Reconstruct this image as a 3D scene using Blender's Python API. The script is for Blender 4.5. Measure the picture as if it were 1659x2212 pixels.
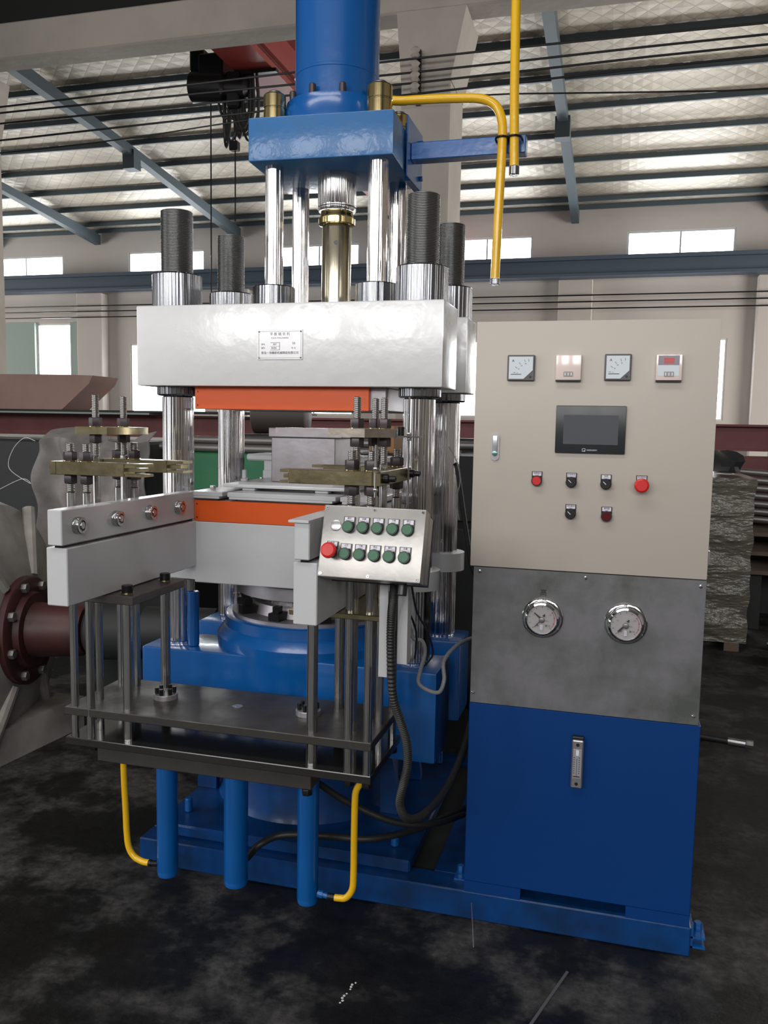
import bpy, bmesh, math, random
from mathutils import Vector, Matrix, Euler
random.seed(7)
PI = math.pi
R = math.radians
COL = bpy.context.scene.collection
for _o in list(bpy.data.objects): bpy.data.objects.remove(_o)

# ------------------------------------------------------------------ camera, world, lights, exposure
cam_d = bpy.data.cameras.new('camera'); cam = bpy.data.objects.new('camera', cam_d); COL.objects.link(cam)
cam_d.sensor_width = 36; cam_d.sensor_fit = 'AUTO'; cam_d.lens = 1815.7 / 2212 * 36
cam_d.clip_start = .05; cam_d.clip_end = 200
_p, _r, _y = R(-5.853), R(1.031), R(-15.334)
_w = Vector((math.sin(_y)*math.cos(_p), math.cos(_y)*math.cos(_p), math.sin(_p)))
_rt = Vector((math.cos(_y), -math.sin(_y), 0)); _u = _rt.cross(_w)
_rr = _rt*math.cos(_r) + _u*math.sin(_r); _uu = -_rt*math.sin(_r) + _u*math.cos(_r)
cam.matrix_world = Matrix(((_rr.x, _uu.x, -_w.x, 0), (_rr.y, _uu.y, -_w.y, 0), (_rr.z, _uu.z, -_w.z, 1.55), (0, 0, 0, 1)))
S = bpy.context.scene; S.camera = cam
S.view_settings.view_transform = 'Standard'; S.view_settings.look = 'None'
S.view_settings.gamma = 1; S.view_settings.use_curve_mapping = False
S.view_settings.exposure = 0.06

world = bpy.data.worlds.new('world'); S.world = world; world.use_nodes = True
_bg = world.node_tree.nodes['Background']; _bg.inputs[0].default_value = (.75, .86, 1, 1); _bg.inputs[1].default_value = .9

def area(name, loc, rot, sx, sy, power, col=(1, 1, 1)):
    d = bpy.data.lights.new(name, 'AREA'); d.shape = 'RECTANGLE'; d.size = sx; d.size_y = sy
    d.energy = power; d.color = col
    o = bpy.data.objects.new(name, d); o.location = loc; o.rotation_euler = rot; COL.objects.link(o); return o
# hall daylight: gate, roof light, far windows; front windows and end lights are added
for i, x in enumerate((-7.2, -4.4, -1.6, 1.2, 4.0)):
    area('added_front_window_light', (x, -7.6, 4.6), (R(90), 0, 0), 1.7, 2.6, 140, (1, .98, .96))  # unseen window row, added so the columns reflect bright stripes
area('gate_light', (-8.9, -1.0, 2.6), (R(90), 0, R(-90)), 4.2, 4.4, 170, (1, .98, .95))
area('roof_light', (-2.5, -1.2, 7.75), (0, 0, 0), 7.0, 1.4, 230, (1, .99, .98))
for x in (-18.7, -13.75, -8.7, -3.7, 1.4):
    area('clerestory_light', (x, 23.6, 6.45), (R(-72), 0, 0), 2.6, .6, 75, (.95, .98, 1))
    area('wall_window_light', (x, 23.6, 2.9), (R(-90), 0, 0), 2.6, 2.1, 120, (.95, .98, 1))
area('far_end_fill_light', (9.5, 16, 2.8), (R(90), 0, R(90)), 7, 4.5, 1000, (1, .97, .92))  # fill light added at the end wall to brighten the far roof
area('far_end_fill_light', (-25.5, 16, 2.8), (R(90), 0, R(-90)), 7, 4.5, 1000, (1, .97, .92))  # matching added fill at the opposite end, no opening behind it

# ------------------------------------------------------------------ helpers
ORG = {}
class MB:
    def __init__(s): s.v = []; s.f = []
    def add(s, vs, fs):
        n = len(s.v); s.v += [tuple(v) for v in vs]; s.f += [tuple(i+n for i in f) for f in fs]; return s
    def box(s, x0, x1, y0, y1, z0, z1, bev=0.0, seg=1):
        bm = bmesh.new(); bmesh.ops.create_cube(bm, size=1)
        for v in bm.verts:
            v.co = Vector(((x0+x1)/2+v.co.x*(x1-x0), (y0+y1)/2+v.co.y*(y1-y0), (z0+z1)/2+v.co.z*(z1-z0)))
        if bev: bmesh.ops.bevel(bm, geom=list(bm.edges), offset=bev, segments=seg, affect='EDGES', profile=.6)
        bm.verts.index_update()
        s.add([v.co[:] for v in bm.verts], [[v.index for v in f.verts] for f in bm.faces]); bm.free(); return s
    def lathe(s, o, prof, seg=32, axis=(0, 0, 1), close=True):
        a = Vector(axis).normalized(); q = a.to_track_quat('Z', 'Y').to_matrix(); o = Vector(o)
        vs = []; fs = []
        for (t, r) in prof:
            for k in range(seg):
                an = 2*PI*k/seg; vs.append(o + q @ Vector((r*math.cos(an), r*math.sin(an), t)))
        for i in range(len(prof)-1):
            for k in range(seg):
                k2 = (k+1) % seg; fs.append((i*seg+k, i*seg+k2, (i+1)*seg+k2, (i+1)*seg+k))
        if close:
            fs.append(tuple(range(seg-1, -1, -1))); n = (len(prof)-1)*seg; fs.append(tuple(n+k for k in range(seg)))
        return s.add(vs, fs)
    def cyl(s, x, y, z0, z1, r, seg=32, ch=0.0):
        h = z1-z0
        p = [(0, r-ch), (ch, r), (h-ch, r), (h, r-ch)] if ch else [(0, r), (h, r)]
        return s.lathe((x, y, z0), p, seg)
    def rod(s, p0, p1, r, seg=16, ch=0.0):
        d = Vector(p1)-Vector(p0); h = d.length
        p = [(0, r-ch), (ch, r), (h-ch, r), (h, r-ch)] if ch else [(0, r), (h, r)]
        return s.lathe(p0, p, seg, d)
    def hexa(s, o, h, r, axis=(0, 0, 1), rot=0.0):
        a = Vector(axis).normalized(); q = a.to_track_quat('Z', 'Y').to_matrix(); o = Vector(o); vs = []; fs = []
        c = h*.12
        for (t, rr) in ((0, r*.93), (c, r), (h-c, r), (h, r*.93)):
            for k in range(6):
                an = rot+2*PI*k/6; vs.append(o+q @ Vector((rr*math.cos(an), rr*math.sin(an), t)))
        for i in range(3):
            for k in range(6): fs.append((i*6+k, i*6+(k+1) % 6, (i+1)*6+(k+1) % 6, (i+1)*6+k))
        fs.append((5, 4, 3, 2, 1, 0)); fs.append((18, 19, 20, 21, 22, 23)); return s.add(vs, fs)
    def thread(s, x, y, z0, z1, r, pitch=.0045, depth=None, seg=20):
        n = max(2, int(round((z1-z0)/pitch))); p = (z1-z0)/n; d = depth or p*.5; prof = [(0, r-d)]
        for i in range(n): prof += [(i*p+p*.35, r), (i*p+p*.6, r), (i*p+p*.95, r-d)]
        return s.lathe((x, y, z0), prof, seg)
    def prism(s, pts, a0, a1, axis='y'):
        def P(u, v, a): return {'y': (u, a, v), 'x': (a, u, v), 'z': (u, v, a)}[axis]
        n = len(pts); vs = [P(u, v, a0) for u, v in pts]+[P(u, v, a1) for u, v in pts]
        fs = [tuple(range(n)), tuple(range(2*n-1, n-1, -1))]+[(i, i+n, (i+1) % n+n, (i+1) % n) for i in range(n)]
        return s.add(vs, fs)
    def tube(s, path, r, seg=12, sub=6, ridge=0.0):
        pts = [Vector(p) for p in path]
        if sub > 1:
            out = []
            for i in range(len(pts)-1):
                p0 = pts[max(i-1, 0)]; p1 = pts[i]; p2 = pts[i+1]; p3 = pts[min(i+2, len(pts)-1)]
                for k in range(sub):
                    t = k/sub; out.append(.5*((2*p1)+(p2-p0)*t+(2*p0-5*p1+4*p2-p3)*t*t+(3*p1-p0-3*p2+p3)*t**3))
            out.append(pts[-1]); pts = out
        vs = []; fs = []; up = Vector((.31, .17, .93)); n = len(pts); nrm = None
        for i, p in enumerate(pts):
            t = (pts[min(i+1, n-1)]-pts[max(i-1, 0)]).normalized()
            if nrm is None: nrm = t.cross(up).normalized()
            else: nrm = (nrm-t*nrm.dot(t)).normalized()
            b = t.cross(nrm); rr = r*(1-ridge*(i % 2))
            for k in range(seg):
                an = 2*PI*k/seg; vs.append(p+nrm*rr*math.cos(an)+b*rr*math.sin(an))
        for i in range(n-1):
            for k in range(seg):
                k2 = (k+1) % seg; fs.append((i*seg+k, i*seg+k2, (i+1)*seg+k2, (i+1)*seg+k))
        fs.append(tuple(range(seg-1, -1, -1))); fs.append(tuple((n-1)*seg+k for k in range(seg)))
        return s.add(vs, fs)
    def build(s, name, m, parent=None, label=None, smooth=True):
        org = ORG.get(parent.name, Vector((0, 0, 0))) if parent else Vector((0, 0, 0))
        me = bpy.data.meshes.new(name); me.from_pydata([(v[0]-org.x, v[1]-org.y, v[2]-org.z) for v in s.v], [], s.f)
        bm = bmesh.new(); bm.from_mesh(me); bmesh.ops.recalc_face_normals(bm, faces=bm.faces); bm.to_mesh(me); bm.free()
        if smooth:
            me.polygons.foreach_set('use_smooth', [True]*len(me.polygons)); me.set_sharp_from_angle(angle=R(32))
        me.materials.append(m); o = bpy.data.objects.new(name, me); COL.objects.link(o)
        if parent: o.parent = parent; ORG[o.name] = org
        if label: o['label'] = label
        return o
def tag(o, label, cat, group=None, kind=None):
    o['label'] = label; o['category'] = cat
    if group: o['group'] = group
    if kind: o['kind'] = kind
    return o
def thing(name, label, cat, loc=(0, 0, 0), group=None, rot=None):
    o = bpy.data.objects.new(name, None); COL.objects.link(o); o.location = loc; o.empty_display_size = .05
    tag(o, label, cat, group)
    if rot: o.rotation_euler = rot; ORG[o.name] = Vector((0, 0, 0))
    else: ORG[o.name] = Vector(loc)
    return o
def struct(name, b, m, parent=None, smooth=False):
    o = b.build(name, m, parent, smooth=smooth)
    if not parent: o['kind'] = 'structure'
    return o
def dup(root, loc, label=None, group=None, rot=None):
    r = root.copy(); COL.objects.link(r); r.location = loc
    if label: r['label'] = label
    if group: r['group'] = group
    if rot: r.rotation_euler = rot
    for ch in list(root.children):
        c = ch.copy(); COL.objects.link(c); c.parent = r
        for g in list(ch.children):
            d = g.copy(); COL.objects.link(d); d.parent = c
    return r
def dup_part(part, parent, off):
    c = part.copy(); COL.objects.link(c); c.parent = parent; c.location = Vector(part.location)+Vector(off)
    for g in list(part.children):
        d = g.copy(); COL.objects.link(d); d.parent = c
    return c
def text(body, size, m, parent, loc, name='lettering', rot=(PI/2, 0, 0), ext=.0002, align='CENTER', sx=1.0):
    cu = bpy.data.curves.new('t', 'FONT'); cu.body = body; cu.size = size; cu.extrude = ext
    cu.align_x = align; cu.align_y = 'CENTER'; cu.resolution_u = 2
    t = bpy.data.objects.new('t', cu); COL.objects.link(t)
    dg = bpy.context.evaluated_depsgraph_get(); dg.update()
    me = bpy.data.meshes.new_from_object(t.evaluated_get(dg)); bpy.data.objects.remove(t)
    me.transform(Matrix.Diagonal((sx, 1, 1, 1))); me.transform(Euler(rot).to_matrix().to_4x4())
    org = ORG.get(parent.name, Vector((0, 0, 0))); me.transform(Matrix.Translation(Vector(loc)-org))
    me.materials.clear(); me.materials.append(m)
    o = bpy.data.objects.new(name, me); COL.objects.link(o); o.parent = parent; ORG[o.name] = org; return o

# ------------------------------------------------------------------ materials
def mat(name, col, rough=.5, metal=0.0, spec=.5, coat=0.0, bump=0.0, bscale=40, stretch=None, var=0.0, vscale=4, vcol=None, rvar=0.0, emit=None, estr=0, alpha=1, trans=0.0, dist=.002):
    m = bpy.data.materials.new(name); m.use_nodes = True; nt = m.node_tree; b = nt.nodes['Principled BSDF']
    b.inputs['Base Color'].default_value = (*col, 1); b.inputs['Roughness'].default_value = rough
    b.inputs['Metallic'].default_value = metal; b.inputs['Specular IOR Level'].default_value = spec
    b.inputs['Coat Weight'].default_value = coat; b.inputs['Coat Roughness'].default_value = .12
    if trans: b.inputs['Transmission Weight'].default_value = trans
    if alpha < 1: b.inputs['Alpha'].default_value = alpha
    if emit: b.inputs['Emission Color'].default_value = (*emit, 1); b.inputs['Emission Strength'].default_value = estr
    N = nt.nodes.new; Lk = nt.links.new
    if bump or var or rvar:
        tc = N('ShaderNodeTexCoord'); mp = N('ShaderNodeMapping'); Lk(tc.outputs['Object'], mp.inputs[0])
        if stretch: mp.inputs['Scale'].default_value = stretch
    if bump:
        n = N('ShaderNodeTexNoise'); n.inputs['Scale'].default_value = bscale; n.inputs['Detail'].default_value = 3; Lk(mp.outputs[0], n.inputs[0])
        bp = N('ShaderNodeBump'); bp.inputs['Strength'].default_value = bump; bp.inputs['Distance'].default_value = dist
        Lk(n.outputs[0], bp.inputs['Height']); Lk(bp.outputs[0], b.inputs['Normal'])
        if coat: Lk(bp.outputs[0], b.inputs['Coat Normal'])
    if var or rvar:
        n2 = N('ShaderNodeTexNoise'); n2.inputs['Scale'].default_value = vscale; n2.inputs['Detail'].default_value = 6; n2.inputs['Roughness'].default_value = .6
        Lk(mp.outputs[0], n2.inputs[0])
        cr = N('ShaderNodeValToRGB'); cr.color_ramp.elements[0].position = .38; cr.color_ramp.elements[1].position = .66; Lk(n2.outputs[0], cr.inputs[0])
        if var:
            mx = N('ShaderNodeMixRGB'); mx.inputs[1].default_value = (*col, 1); mx.inputs[2].default_value = (*(vcol or tuple(c*.6 for c in col)), 1)
            mu = N('ShaderNodeMath'); mu.operation = 'MULTIPLY'; mu.inputs[1].default_value = var; Lk(cr.outputs[0], mu.inputs[0]); Lk(mu.outputs[0], mx.inputs[0]); Lk(mx.outputs[0], b.inputs['Base Color'])
        if rvar:
            mr = N('ShaderNodeMapRange'); mr.inputs['To Min'].default_value = rough; mr.inputs['To Max'].default_value = rough+rvar; Lk(cr.outputs[0], mr.inputs[0]); Lk(mr.outputs[0], b.inputs['Roughness'])
    return m
WHITE = mat('white_enamel', (.56, .57, .585), .36, coat=.25, bump=.25, bscale=55, var=.3, vscale=3, vcol=(.46, .46, .455))
SILVERW = mat('silver_white_enamel', (.76, .77, .78), .25, metal=.12, coat=.5, bump=.5, bscale=14, var=.35, vscale=3.2, vcol=(.58, .57, .54), rvar=.12, dist=.004)
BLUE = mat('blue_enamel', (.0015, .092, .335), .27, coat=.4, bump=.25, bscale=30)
BLUED = mat('shaded_dusty_blue_enamel', (.0012, .05, .205), .4, coat=.1, bump=.3, bscale=30, var=.7, vscale=5, vcol=(.005, .012, .02), spec=.3)  # dust patches, over a base blue darkened for the shade low down
BLUET = mat('shaded_blue_powder_coat', (.0004, .037, .175), .5, spec=.22, bump=.06, bscale=200)  # tank blue set darker to carry the weaker light near the floor
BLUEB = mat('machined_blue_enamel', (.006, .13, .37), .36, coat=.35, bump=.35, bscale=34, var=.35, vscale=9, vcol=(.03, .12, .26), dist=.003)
ORANGE = mat('orange_panel', (.70, .095, .010), .36, coat=.2, bump=.25, bscale=22)
CHROME = mat('chromed_steel', (.68, .67, .68), .08, metal=1, bump=1, bscale=1, stretch=(95, 95, .35), dist=.009)
STEEL = mat('turned_steel', (.52, .52, .51), .14, metal=1, bump=1, bscale=1, stretch=(170, 170, .4), dist=.005)
STEELD = mat('dark_turned_steel', (.22, .225, .24), .16, metal=1, bump=1, bscale=1, stretch=(80, 80, .4), dist=.009)
THREADD = mat('black_thread_steel', (.20, .20, .20), .36, metal=.9, bump=.3, bscale=60)
THREAD = mat('thread_steel', (.45, .44, .43), .28, metal=1)
NUTM = mat('black_oxide_nut', (.075, .062, .068), .38, metal=.6)
BLACKM = mat('black_oxide', (.018, .018, .02), .3, metal=.5)
MILLD = mat('dark_milled_steel', (.13, .12, .11), .38, metal=.7, bump=.4, bscale=40, var=.5, vscale=14)
BRASS = mat('zinc_yellow_steel', (.40, .35, .21), .27, metal=.92, bump=.35, bscale=30, var=.75, vscale=9, vcol=(.17, .135, .08))
BRASSN = mat('golden_turned_nut', (.52, .43, .22), .17, metal=1, bump=.3, bscale=1, stretch=(80, 80, .8))
ROUGHST = mat('milled_grey_steel', (.42, .41, .44), .42, metal=.75, bump=.3, bscale=30, var=.6, vscale=5, vcol=(.27, .21, .21))
MILLED = mat('milled_bracket_steel', (.45, .41, .36), .38, metal=.8, bump=.4, bscale=40, var=.6, vscale=14, vcol=(.25, .2, .16))
DPLATE = mat('oily_dark_plate', (.085, .08, .073), .33, metal=.6, bump=.3, bscale=16, var=.75, vscale=6, vcol=(.04, .036, .033), rvar=.2)
DPLATEB = mat('black_glossy_plate', (.05, .048, .046), .17, metal=.6, bump=.15, bscale=16)
BEIGE = mat('beige_powder_coat', (.49, .44, .385), .45, bump=.06, bscale=240, var=.18, vscale=2.2, vcol=(.44, .40, .34))
STAIN = mat('smudged_stainless', (.24, .235, .255), .36, metal=.45, bump=.12, bscale=50, var=1, vscale=5.5, vcol=(.10, .11, .10), rvar=.15)
PENDM = mat('pendant_stainless', (.36, .36, .35), .34, metal=.65, bump=.12, bscale=60, var=.4, vscale=7, vcol=(.62, .55, .50))
YELLOW = mat('yellow_enamel', (.80, .46, .006), .28, coat=.5, bump=.4, bscale=45)
BLACKP = mat('black_plastic', (.012, .013, .014), .32)
RUBBER = mat('black_rubber', (.014, .014, .014), .5)
GREYC = mat('grey_spiral_wrap', (.22, .22, .23), .5)
GREEN = mat('green_button', (.025, .13, .06), .42)
RED = mat('red_button', (.62, .02, .018), .38)
DRED = mat('dark_red_lens', (.10, .008, .012), .2, coat=.6)
PAPER = mat('label_paper', (.72, .70, .78), .45)
INK = mat('print_ink', (.01, .01, .012), .6)
INKG = mat('faded_print', (.22, .2, .22), .6)
METERW = mat('meter_face', (.62, .68, .72), .35)
PINK = mat('frosted_cover_pink_reflection', (.80, .66, .62), .18, coat=.8)  # pinkish reflection on the clear covers put into the base colour
GLASS = mat('screen_glass', (.10, .105, .12), .07, spec=.9, coat=1)
CLEAR = mat('clear_plastic', (.75, .78, .8), .06, trans=.9, alpha=.35)
ALU = mat('satin_aluminium', (.5, .5, .51), .3, metal=.9)
DIAL = mat('gauge_dial', (.50, .46, .46), .4)
CHR = mat('chrome_bezel', (.7, .7, .72), .1, metal=1)
CONC = mat('painted_concrete', (.50, .46, .41), .85, bump=.5, bscale=6, var=.6, vscale=.9, vcol=(.34, .31, .275), dist=.02)
NEARW = mat('darkened_plaster', (.24, .215, .19), .9, var=.5, vscale=1, vcol=(.12, .11, .10))  # unseen near walls, darkened to give the chrome reflections more contrast
WALLM = mat('plastered_wall', (.60, .545, .50), .9, bump=.3, bscale=3, var=.45, vscale=.35, vcol=(.47, .43, .40), dist=.02)
STEELB = mat('grey_blue_structural_paint', (.075, .10, .115), .6)
RUNWAY = mat('dark_blue_structural_paint', (.06, .085, .12), .5)
REDC = mat('red_crane_paint', (.27, .038, .03), .5)
BROWNR = mat('red_oxide_primer', (.20, .07, .07), .7, var=.5, vscale=3)
SHEETR = mat('pale_red_primer', (.38, .24, .21), .75, var=.4, vscale=2)
DARKM = mat('dark_grimy_metal', (.022, .024, .024), .6, var=.5, vscale=4)
GREENM = mat('green_machine_paint', (.02, .17, .07), .5, var=.5, vscale=5)
PIPEM = mat('dull_steel_pipe', (.22, .21, .20), .4, metal=.6)
BEIGEM = mat('grubby_cream_casting', (.44, .41, .37), .6, var=.7, vscale=3, vcol=(.12, .11, .10))
OXRED = mat('dark_red_casting', (.075, .022, .02), .5, var=.6, vscale=5, vcol=(.02, .012, .012))
TARP = mat('dirty_canvas', (.27, .25, .24), .9, var=.6, vscale=6, vcol=(.13, .12, .11))
WRAP = mat('stretch_wrap', (.15, .14, .11), .3, coat=.4, bump=1.0, bscale=9, stretch=(1, 1, 3.2), var=.6, vscale=5, vcol=(.10, .095, .075), dist=.02)
CARD = mat('cardboard', (.40, .22, .10), .8)
BAG = mat('plastic_bag', (.45, .42, .48), .3, bump=.6, bscale=12, dist=.01)
WOOD = mat('old_pallet_wood', (.16, .115, .085), .8)
DARKROOF = mat('dark_valley_sheet', (.012, .012, .012), .8)
PANEM = mat('overexposed_daylight_pane', (.9, .95, 1), .4, emit=(.93, .97, 1), estr=9)
FRAMEM = mat('glare_pale_frame', (.6, .6, .58), .5)  # frame colour paled to carry the glow of the bright panes
GREENP = mat('pale_green_board', (.30, .36, .33), .8)
OILW = mat('water_drop', (.6, .6, .6), .05, coat=1)
HANDLEM = mat('chrome_handle', (.62, .62, .64), .25, metal=.6)

def floor_mat():
    m = mat('oil_soaked_concrete', (.03, .03, .03), .5); nt = m.node_tree; b = nt.nodes['Principled BSDF']; N = nt.nodes.new; L = nt.links.new
    tc = N('ShaderNodeTexCoord')
    n1 = N('ShaderNodeTexNoise'); n1.inputs['Scale'].default_value = 2.1; n1.inputs['Detail'].default_value = 8; n1.inputs['Roughness'].default_value = .62
    n2 = N('ShaderNodeTexNoise'); n2.inputs['Scale'].default_value = 26; n2.inputs['Detail'].default_value = 8; n2.inputs['Roughness'].default_value = .7
    vo = N('ShaderNodeTexNoise'); vo.inputs['Scale'].default_value = 7; vo.inputs['Detail'].default_value = 5
    for n in (n1, n2, vo): L(tc.outputs['Object'], n.inputs[0])
    r1 = N('ShaderNodeValToRGB'); r1.color_ramp.elements[0].position = .47; r1.color_ramp.elements[0].color = (.0055, .0055, .0055, 1)
    r1.color_ramp.elements[1].position = .56; r1.color_ramp.elements[1].color = (.058, .056, .055, 1); L(n1.outputs[0], r1.inputs[0])
    r2 = N('ShaderNodeValToRGB'); r2.color_ramp.elements[0].position = .38; r2.color_ramp.elements[0].color = (.35, .35, .35, 1); r2.color_ramp.elements[1].position = .72; r2.color_ramp.elements[1].color = (1.5, 1.48, 1.45, 1); L(n2.outputs[0], r2.inputs[0])
    mx = N('ShaderNodeMixRGB'); mx.blend_type = 'MULTIPLY'; mx.inputs[0].default_value = 1; L(r1.outputs[0], mx.inputs[1]); L(r2.outputs[0], mx.inputs[2])
    r3 = N('ShaderNodeValToRGB'); r3.color_ramp.elements[0].position = .36; r3.color_ramp.elements[0].color = (.5, .5, .5, 1); r3.color_ramp.elements[1].position = .5; r3.color_ramp.elements[1].color = (1, 1, 1, 1); L(vo.outputs[0], r3.inputs[0])
    mx2 = N('ShaderNodeMixRGB'); mx2.blend_type = 'MULTIPLY'; mx2.inputs[0].default_value = 1; L(mx.outputs[0], mx2.inputs[1]); L(r3.outputs[0], mx2.inputs[2]); L(mx2.outputs[0], b.inputs['Base Color'])
    mr = N('ShaderNodeMapRange'); mr.inputs['From Min'].default_value = .42; mr.inputs['From Max'].default_value = .6; mr.inputs['To Min'].default_value = .38; mr.inputs['To Max'].default_value = .8; L(n1.outputs[0], mr.inputs[0]); L(mr.outputs[0], b.inputs['Roughness'])
    bp = N('ShaderNodeBump'); bp.inputs['Strength'].default_value = .6; bp.inputs['Distance'].default_value = .006; L(n2.outputs[0], bp.inputs['Height']); L(bp.outputs[0], b.inputs['Normal'])
    return m
FLOORM = floor_mat()
def roof_mat():
    m = mat('quilted_foil_insulation', (.55, .50, .42), .5, metal=.25); nt = m.node_tree; b = nt.nodes['Principled BSDF']; N = nt.nodes.new; L = nt.links.new
    tc = N('ShaderNodeTexCoord'); mp = N('ShaderNodeMapping'); mp.inputs['Rotation'].default_value = (0, 0, R(45)); mp.inputs['Scale'].default_value = (1, 1, 1); L(tc.outputs['Object'], mp.inputs[0])
    sp = N('ShaderNodeSeparateXYZ'); L(mp.outputs[0], sp.inputs[0])
    outs = []
    for ax in ('X', 'Y'):
        mu = N('ShaderNodeMath'); mu.operation = 'MULTIPLY'; mu.inputs[1].default_value = 3.9; L(sp.outputs[ax], mu.inputs[0])
        fr = N('ShaderNodeMath'); fr.operation = 'FRACT'; L(mu.outputs[0], fr.inputs[0])
        sb = N('ShaderNodeMath'); sb.operation = 'SUBTRACT'; sb.inputs[1].default_value = .5; L(fr.outputs[0], sb.inputs[0])
        ab = N('ShaderNodeMath'); ab.operation = 'ABSOLUTE'; L(sb.outputs[0], ab.inputs[0]); outs.append(ab)
    mxm = N('ShaderNodeMath'); mxm.operation = 'MAXIMUM'; L(outs[0].outputs[0], mxm.inputs[0]); L(outs[1].outputs[0], mxm.inputs[1])
    cr = N('ShaderNodeValToRGB'); cr.color_ramp.elements[0].position = .455; cr.color_ramp.elements[0].color = (.52, .45, .345, 1); cr.color_ramp.elements[1].position = .5; cr.color_ramp.elements[1].color = (.25, .22, .17, 1); L(mxm.outputs[0], cr.inputs[0]); 
    n = N('ShaderNodeTexNoise'); n.inputs['Scale'].default_value = 1.2; n.inputs['Detail'].default_value = 4; L(tc.outputs['Object'], n.inputs[0])
    mx = N('ShaderNodeMixRGB'); mx.blend_type = 'MULTIPLY'; mx.inputs[0].default_value = .6; L(cr.outputs[0], mx.inputs[1]); L(n.outputs[0], mx.inputs[2])
    br = N('ShaderNodeBrightContrast'); br.inputs[1].default_value = .06; L(mx.outputs[0], br.inputs[0]); L(br.outputs[0], b.inputs['Base Color'])
    n3 = N('ShaderNodeTexNoise'); n3.inputs['Scale'].default_value = 3.0; L(tc.outputs['Object'], n3.inputs[0])
    ad = N('ShaderNodeMath'); ad.operation = 'ADD'; L(mxm.outputs[0], ad.inputs[0]); L(n3.outputs[0], ad.inputs[1])
    bp = N('ShaderNodeBump'); bp.invert = True; bp.inputs['Strength'].default_value = .5; bp.inputs['Distance'].default_value = .04; L(ad.outputs[0], bp.inputs['Height']); L(bp.outputs[0], b.inputs['Normal'])
    return m
ROOFM = roof_mat()

# ------------------------------------------------------------------ the hall
struct('floor', MB().box(-30, 12, -9, 24.4, -.2, 0), FLOORM)
UPW = [(-20.3, -17.45), (-15.07, -12.43), (-9.96, -7.46), (-5.0, -2.47), (.03, 2.75), (5.05, 7.8)]
LOW = [(-18.5, -17.2, 2.9, 4.67), (-15.05, -12.4, 1.84, 4.0), (-10.1, -7.6, 1.84, 4.0), (-5.1, -2.5, 1.84, 4.0), (.0, 2.68, 1.84, 4.0), (5.0, 7.7, 1.84, 4.0)]
wb = MB()
def wall_with_holes(b, x0, x1, z0, z1, y0, y1, holes):
    xs = sorted({x0, x1, *[h[0] for h in holes], *[h[1] for h in holes]})
    for a, c in zip(xs, xs[1:]):
        hs = sorted([(h[2], h[3]) for h in holes if h[0] <= a+1e-6 and h[1] >= c-1e-6]); z = z0
        for (p, q) in hs: b.box(a, c, y0, y1, z, p); z = q
        b.box(a, c, y0, y1, z, z1)
wall_with_holes(wb, -26, 10, 0, 7.55, 24, 24.3, [(a, c, 6.12, 6.83) for a, c in UPW]+LOW)
wall_back = struct('wall_back', wb, WALLM)
for k in range(8):
    x = -26.3+k*5.01
    MB().box(x-.45, x+.45, 23.62, 23.995, 0, 5.55, .02).build('pilaster', WALLM, wall_back)
wn = 1
def window(x0, x1, z0, z1, nx, nz):
    global wn
    fr = MB(); t = .05
    fr.box(x0, x1, 24.02, 24.1, z0, z0+t); fr.box(x0, x1, 24.02, 24.1, z1-t, z1); fr.box(x0, x0+t, 24.02, 24.1, z0+t, z1-t); fr.box(x1-t, x1, 24.02, 24.1, z0+t, z1-t)
    o = struct('window_%d' % wn, fr, FRAMEM); wn += 1
    for i in range(1, nx): xx = x0+(x1-x0)*i/nx; MB().box(xx-.02, xx+.02, 24.03, 24.09, z0+t, z1-t).build('mullion', ALU, o)
    for i in range(nx):
        for j in range(nz):
            a = x0+(x1-x0)*i/nx; c = x0+(x1-x0)*(i+1)/nx; p = z0+(z1-z0)*j/nz; q = z0+(z1-z0)*(j+1)/nz
            MB().box(a+.02, c-.02, 24.11, 24.13, p+.01, q-.01).build('pane', PANEM, o)
for a, c in UPW[:5]: window(a, c, 6.12, 6.83, 2, 1)
for a, c, p, q in LOW[:5]: window(a, c, p, q, 2 if c-a > 2 else 1, 2)
gp = MB().box(-20.0, -18.52, 23.9, 23.99, 1.0, 4.7).box(-17.18, -16.72, 23.9, 23.99, 1.0, 4.7).box(-18.52, -17.18, 23.9, 23.99, 1.0, 2.88)
tag(gp.build('window_board', GREENP), 'pale green boards around the tall bright window, far left wall', 'board')
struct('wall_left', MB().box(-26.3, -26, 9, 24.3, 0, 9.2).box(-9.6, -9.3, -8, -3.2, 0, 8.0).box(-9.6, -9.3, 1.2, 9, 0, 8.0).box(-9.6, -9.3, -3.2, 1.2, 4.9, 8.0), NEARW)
struct('wall_right', MB().box(10, 10.3, -8, 24.3, 0, 9.2), WALLM)
fw = MB(); wall_with_holes(fw, -9.6, 10, 0, 8, -8.3, -8, [(x-.85, x+.85, 3.3, 5.9) for x in (-7.2, -4.4, -1.6, 1.2, 4.0)])
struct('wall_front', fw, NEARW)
def rz(y): return 7.5+(24-y)*.095
ceil = struct('ceiling', MB().add([(-26, 9.0, rz(9)), (10, 9.0, rz(9)), (10, 24.3, rz(24.3)), (-26, 24.3, rz(24.3)), (-26, 9.0, rz(9)+.15), (10, 9.0, rz(9)+.15), (10, 24.3, rz(24.3)+.15), (-26, 24.3, rz(24.3)+.15)],
    [(0, 1, 2, 3), (7, 6, 5, 4), (0, 4, 5, 1), (1, 5, 6, 2), (2, 6, 7, 3), (3, 7, 4, 0)]), ROOFM)
struct('ceiling_near_bay', MB().box(-9.6, 10, -8.3, 9.0, 8.0, 8.12), NEARW)
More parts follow.
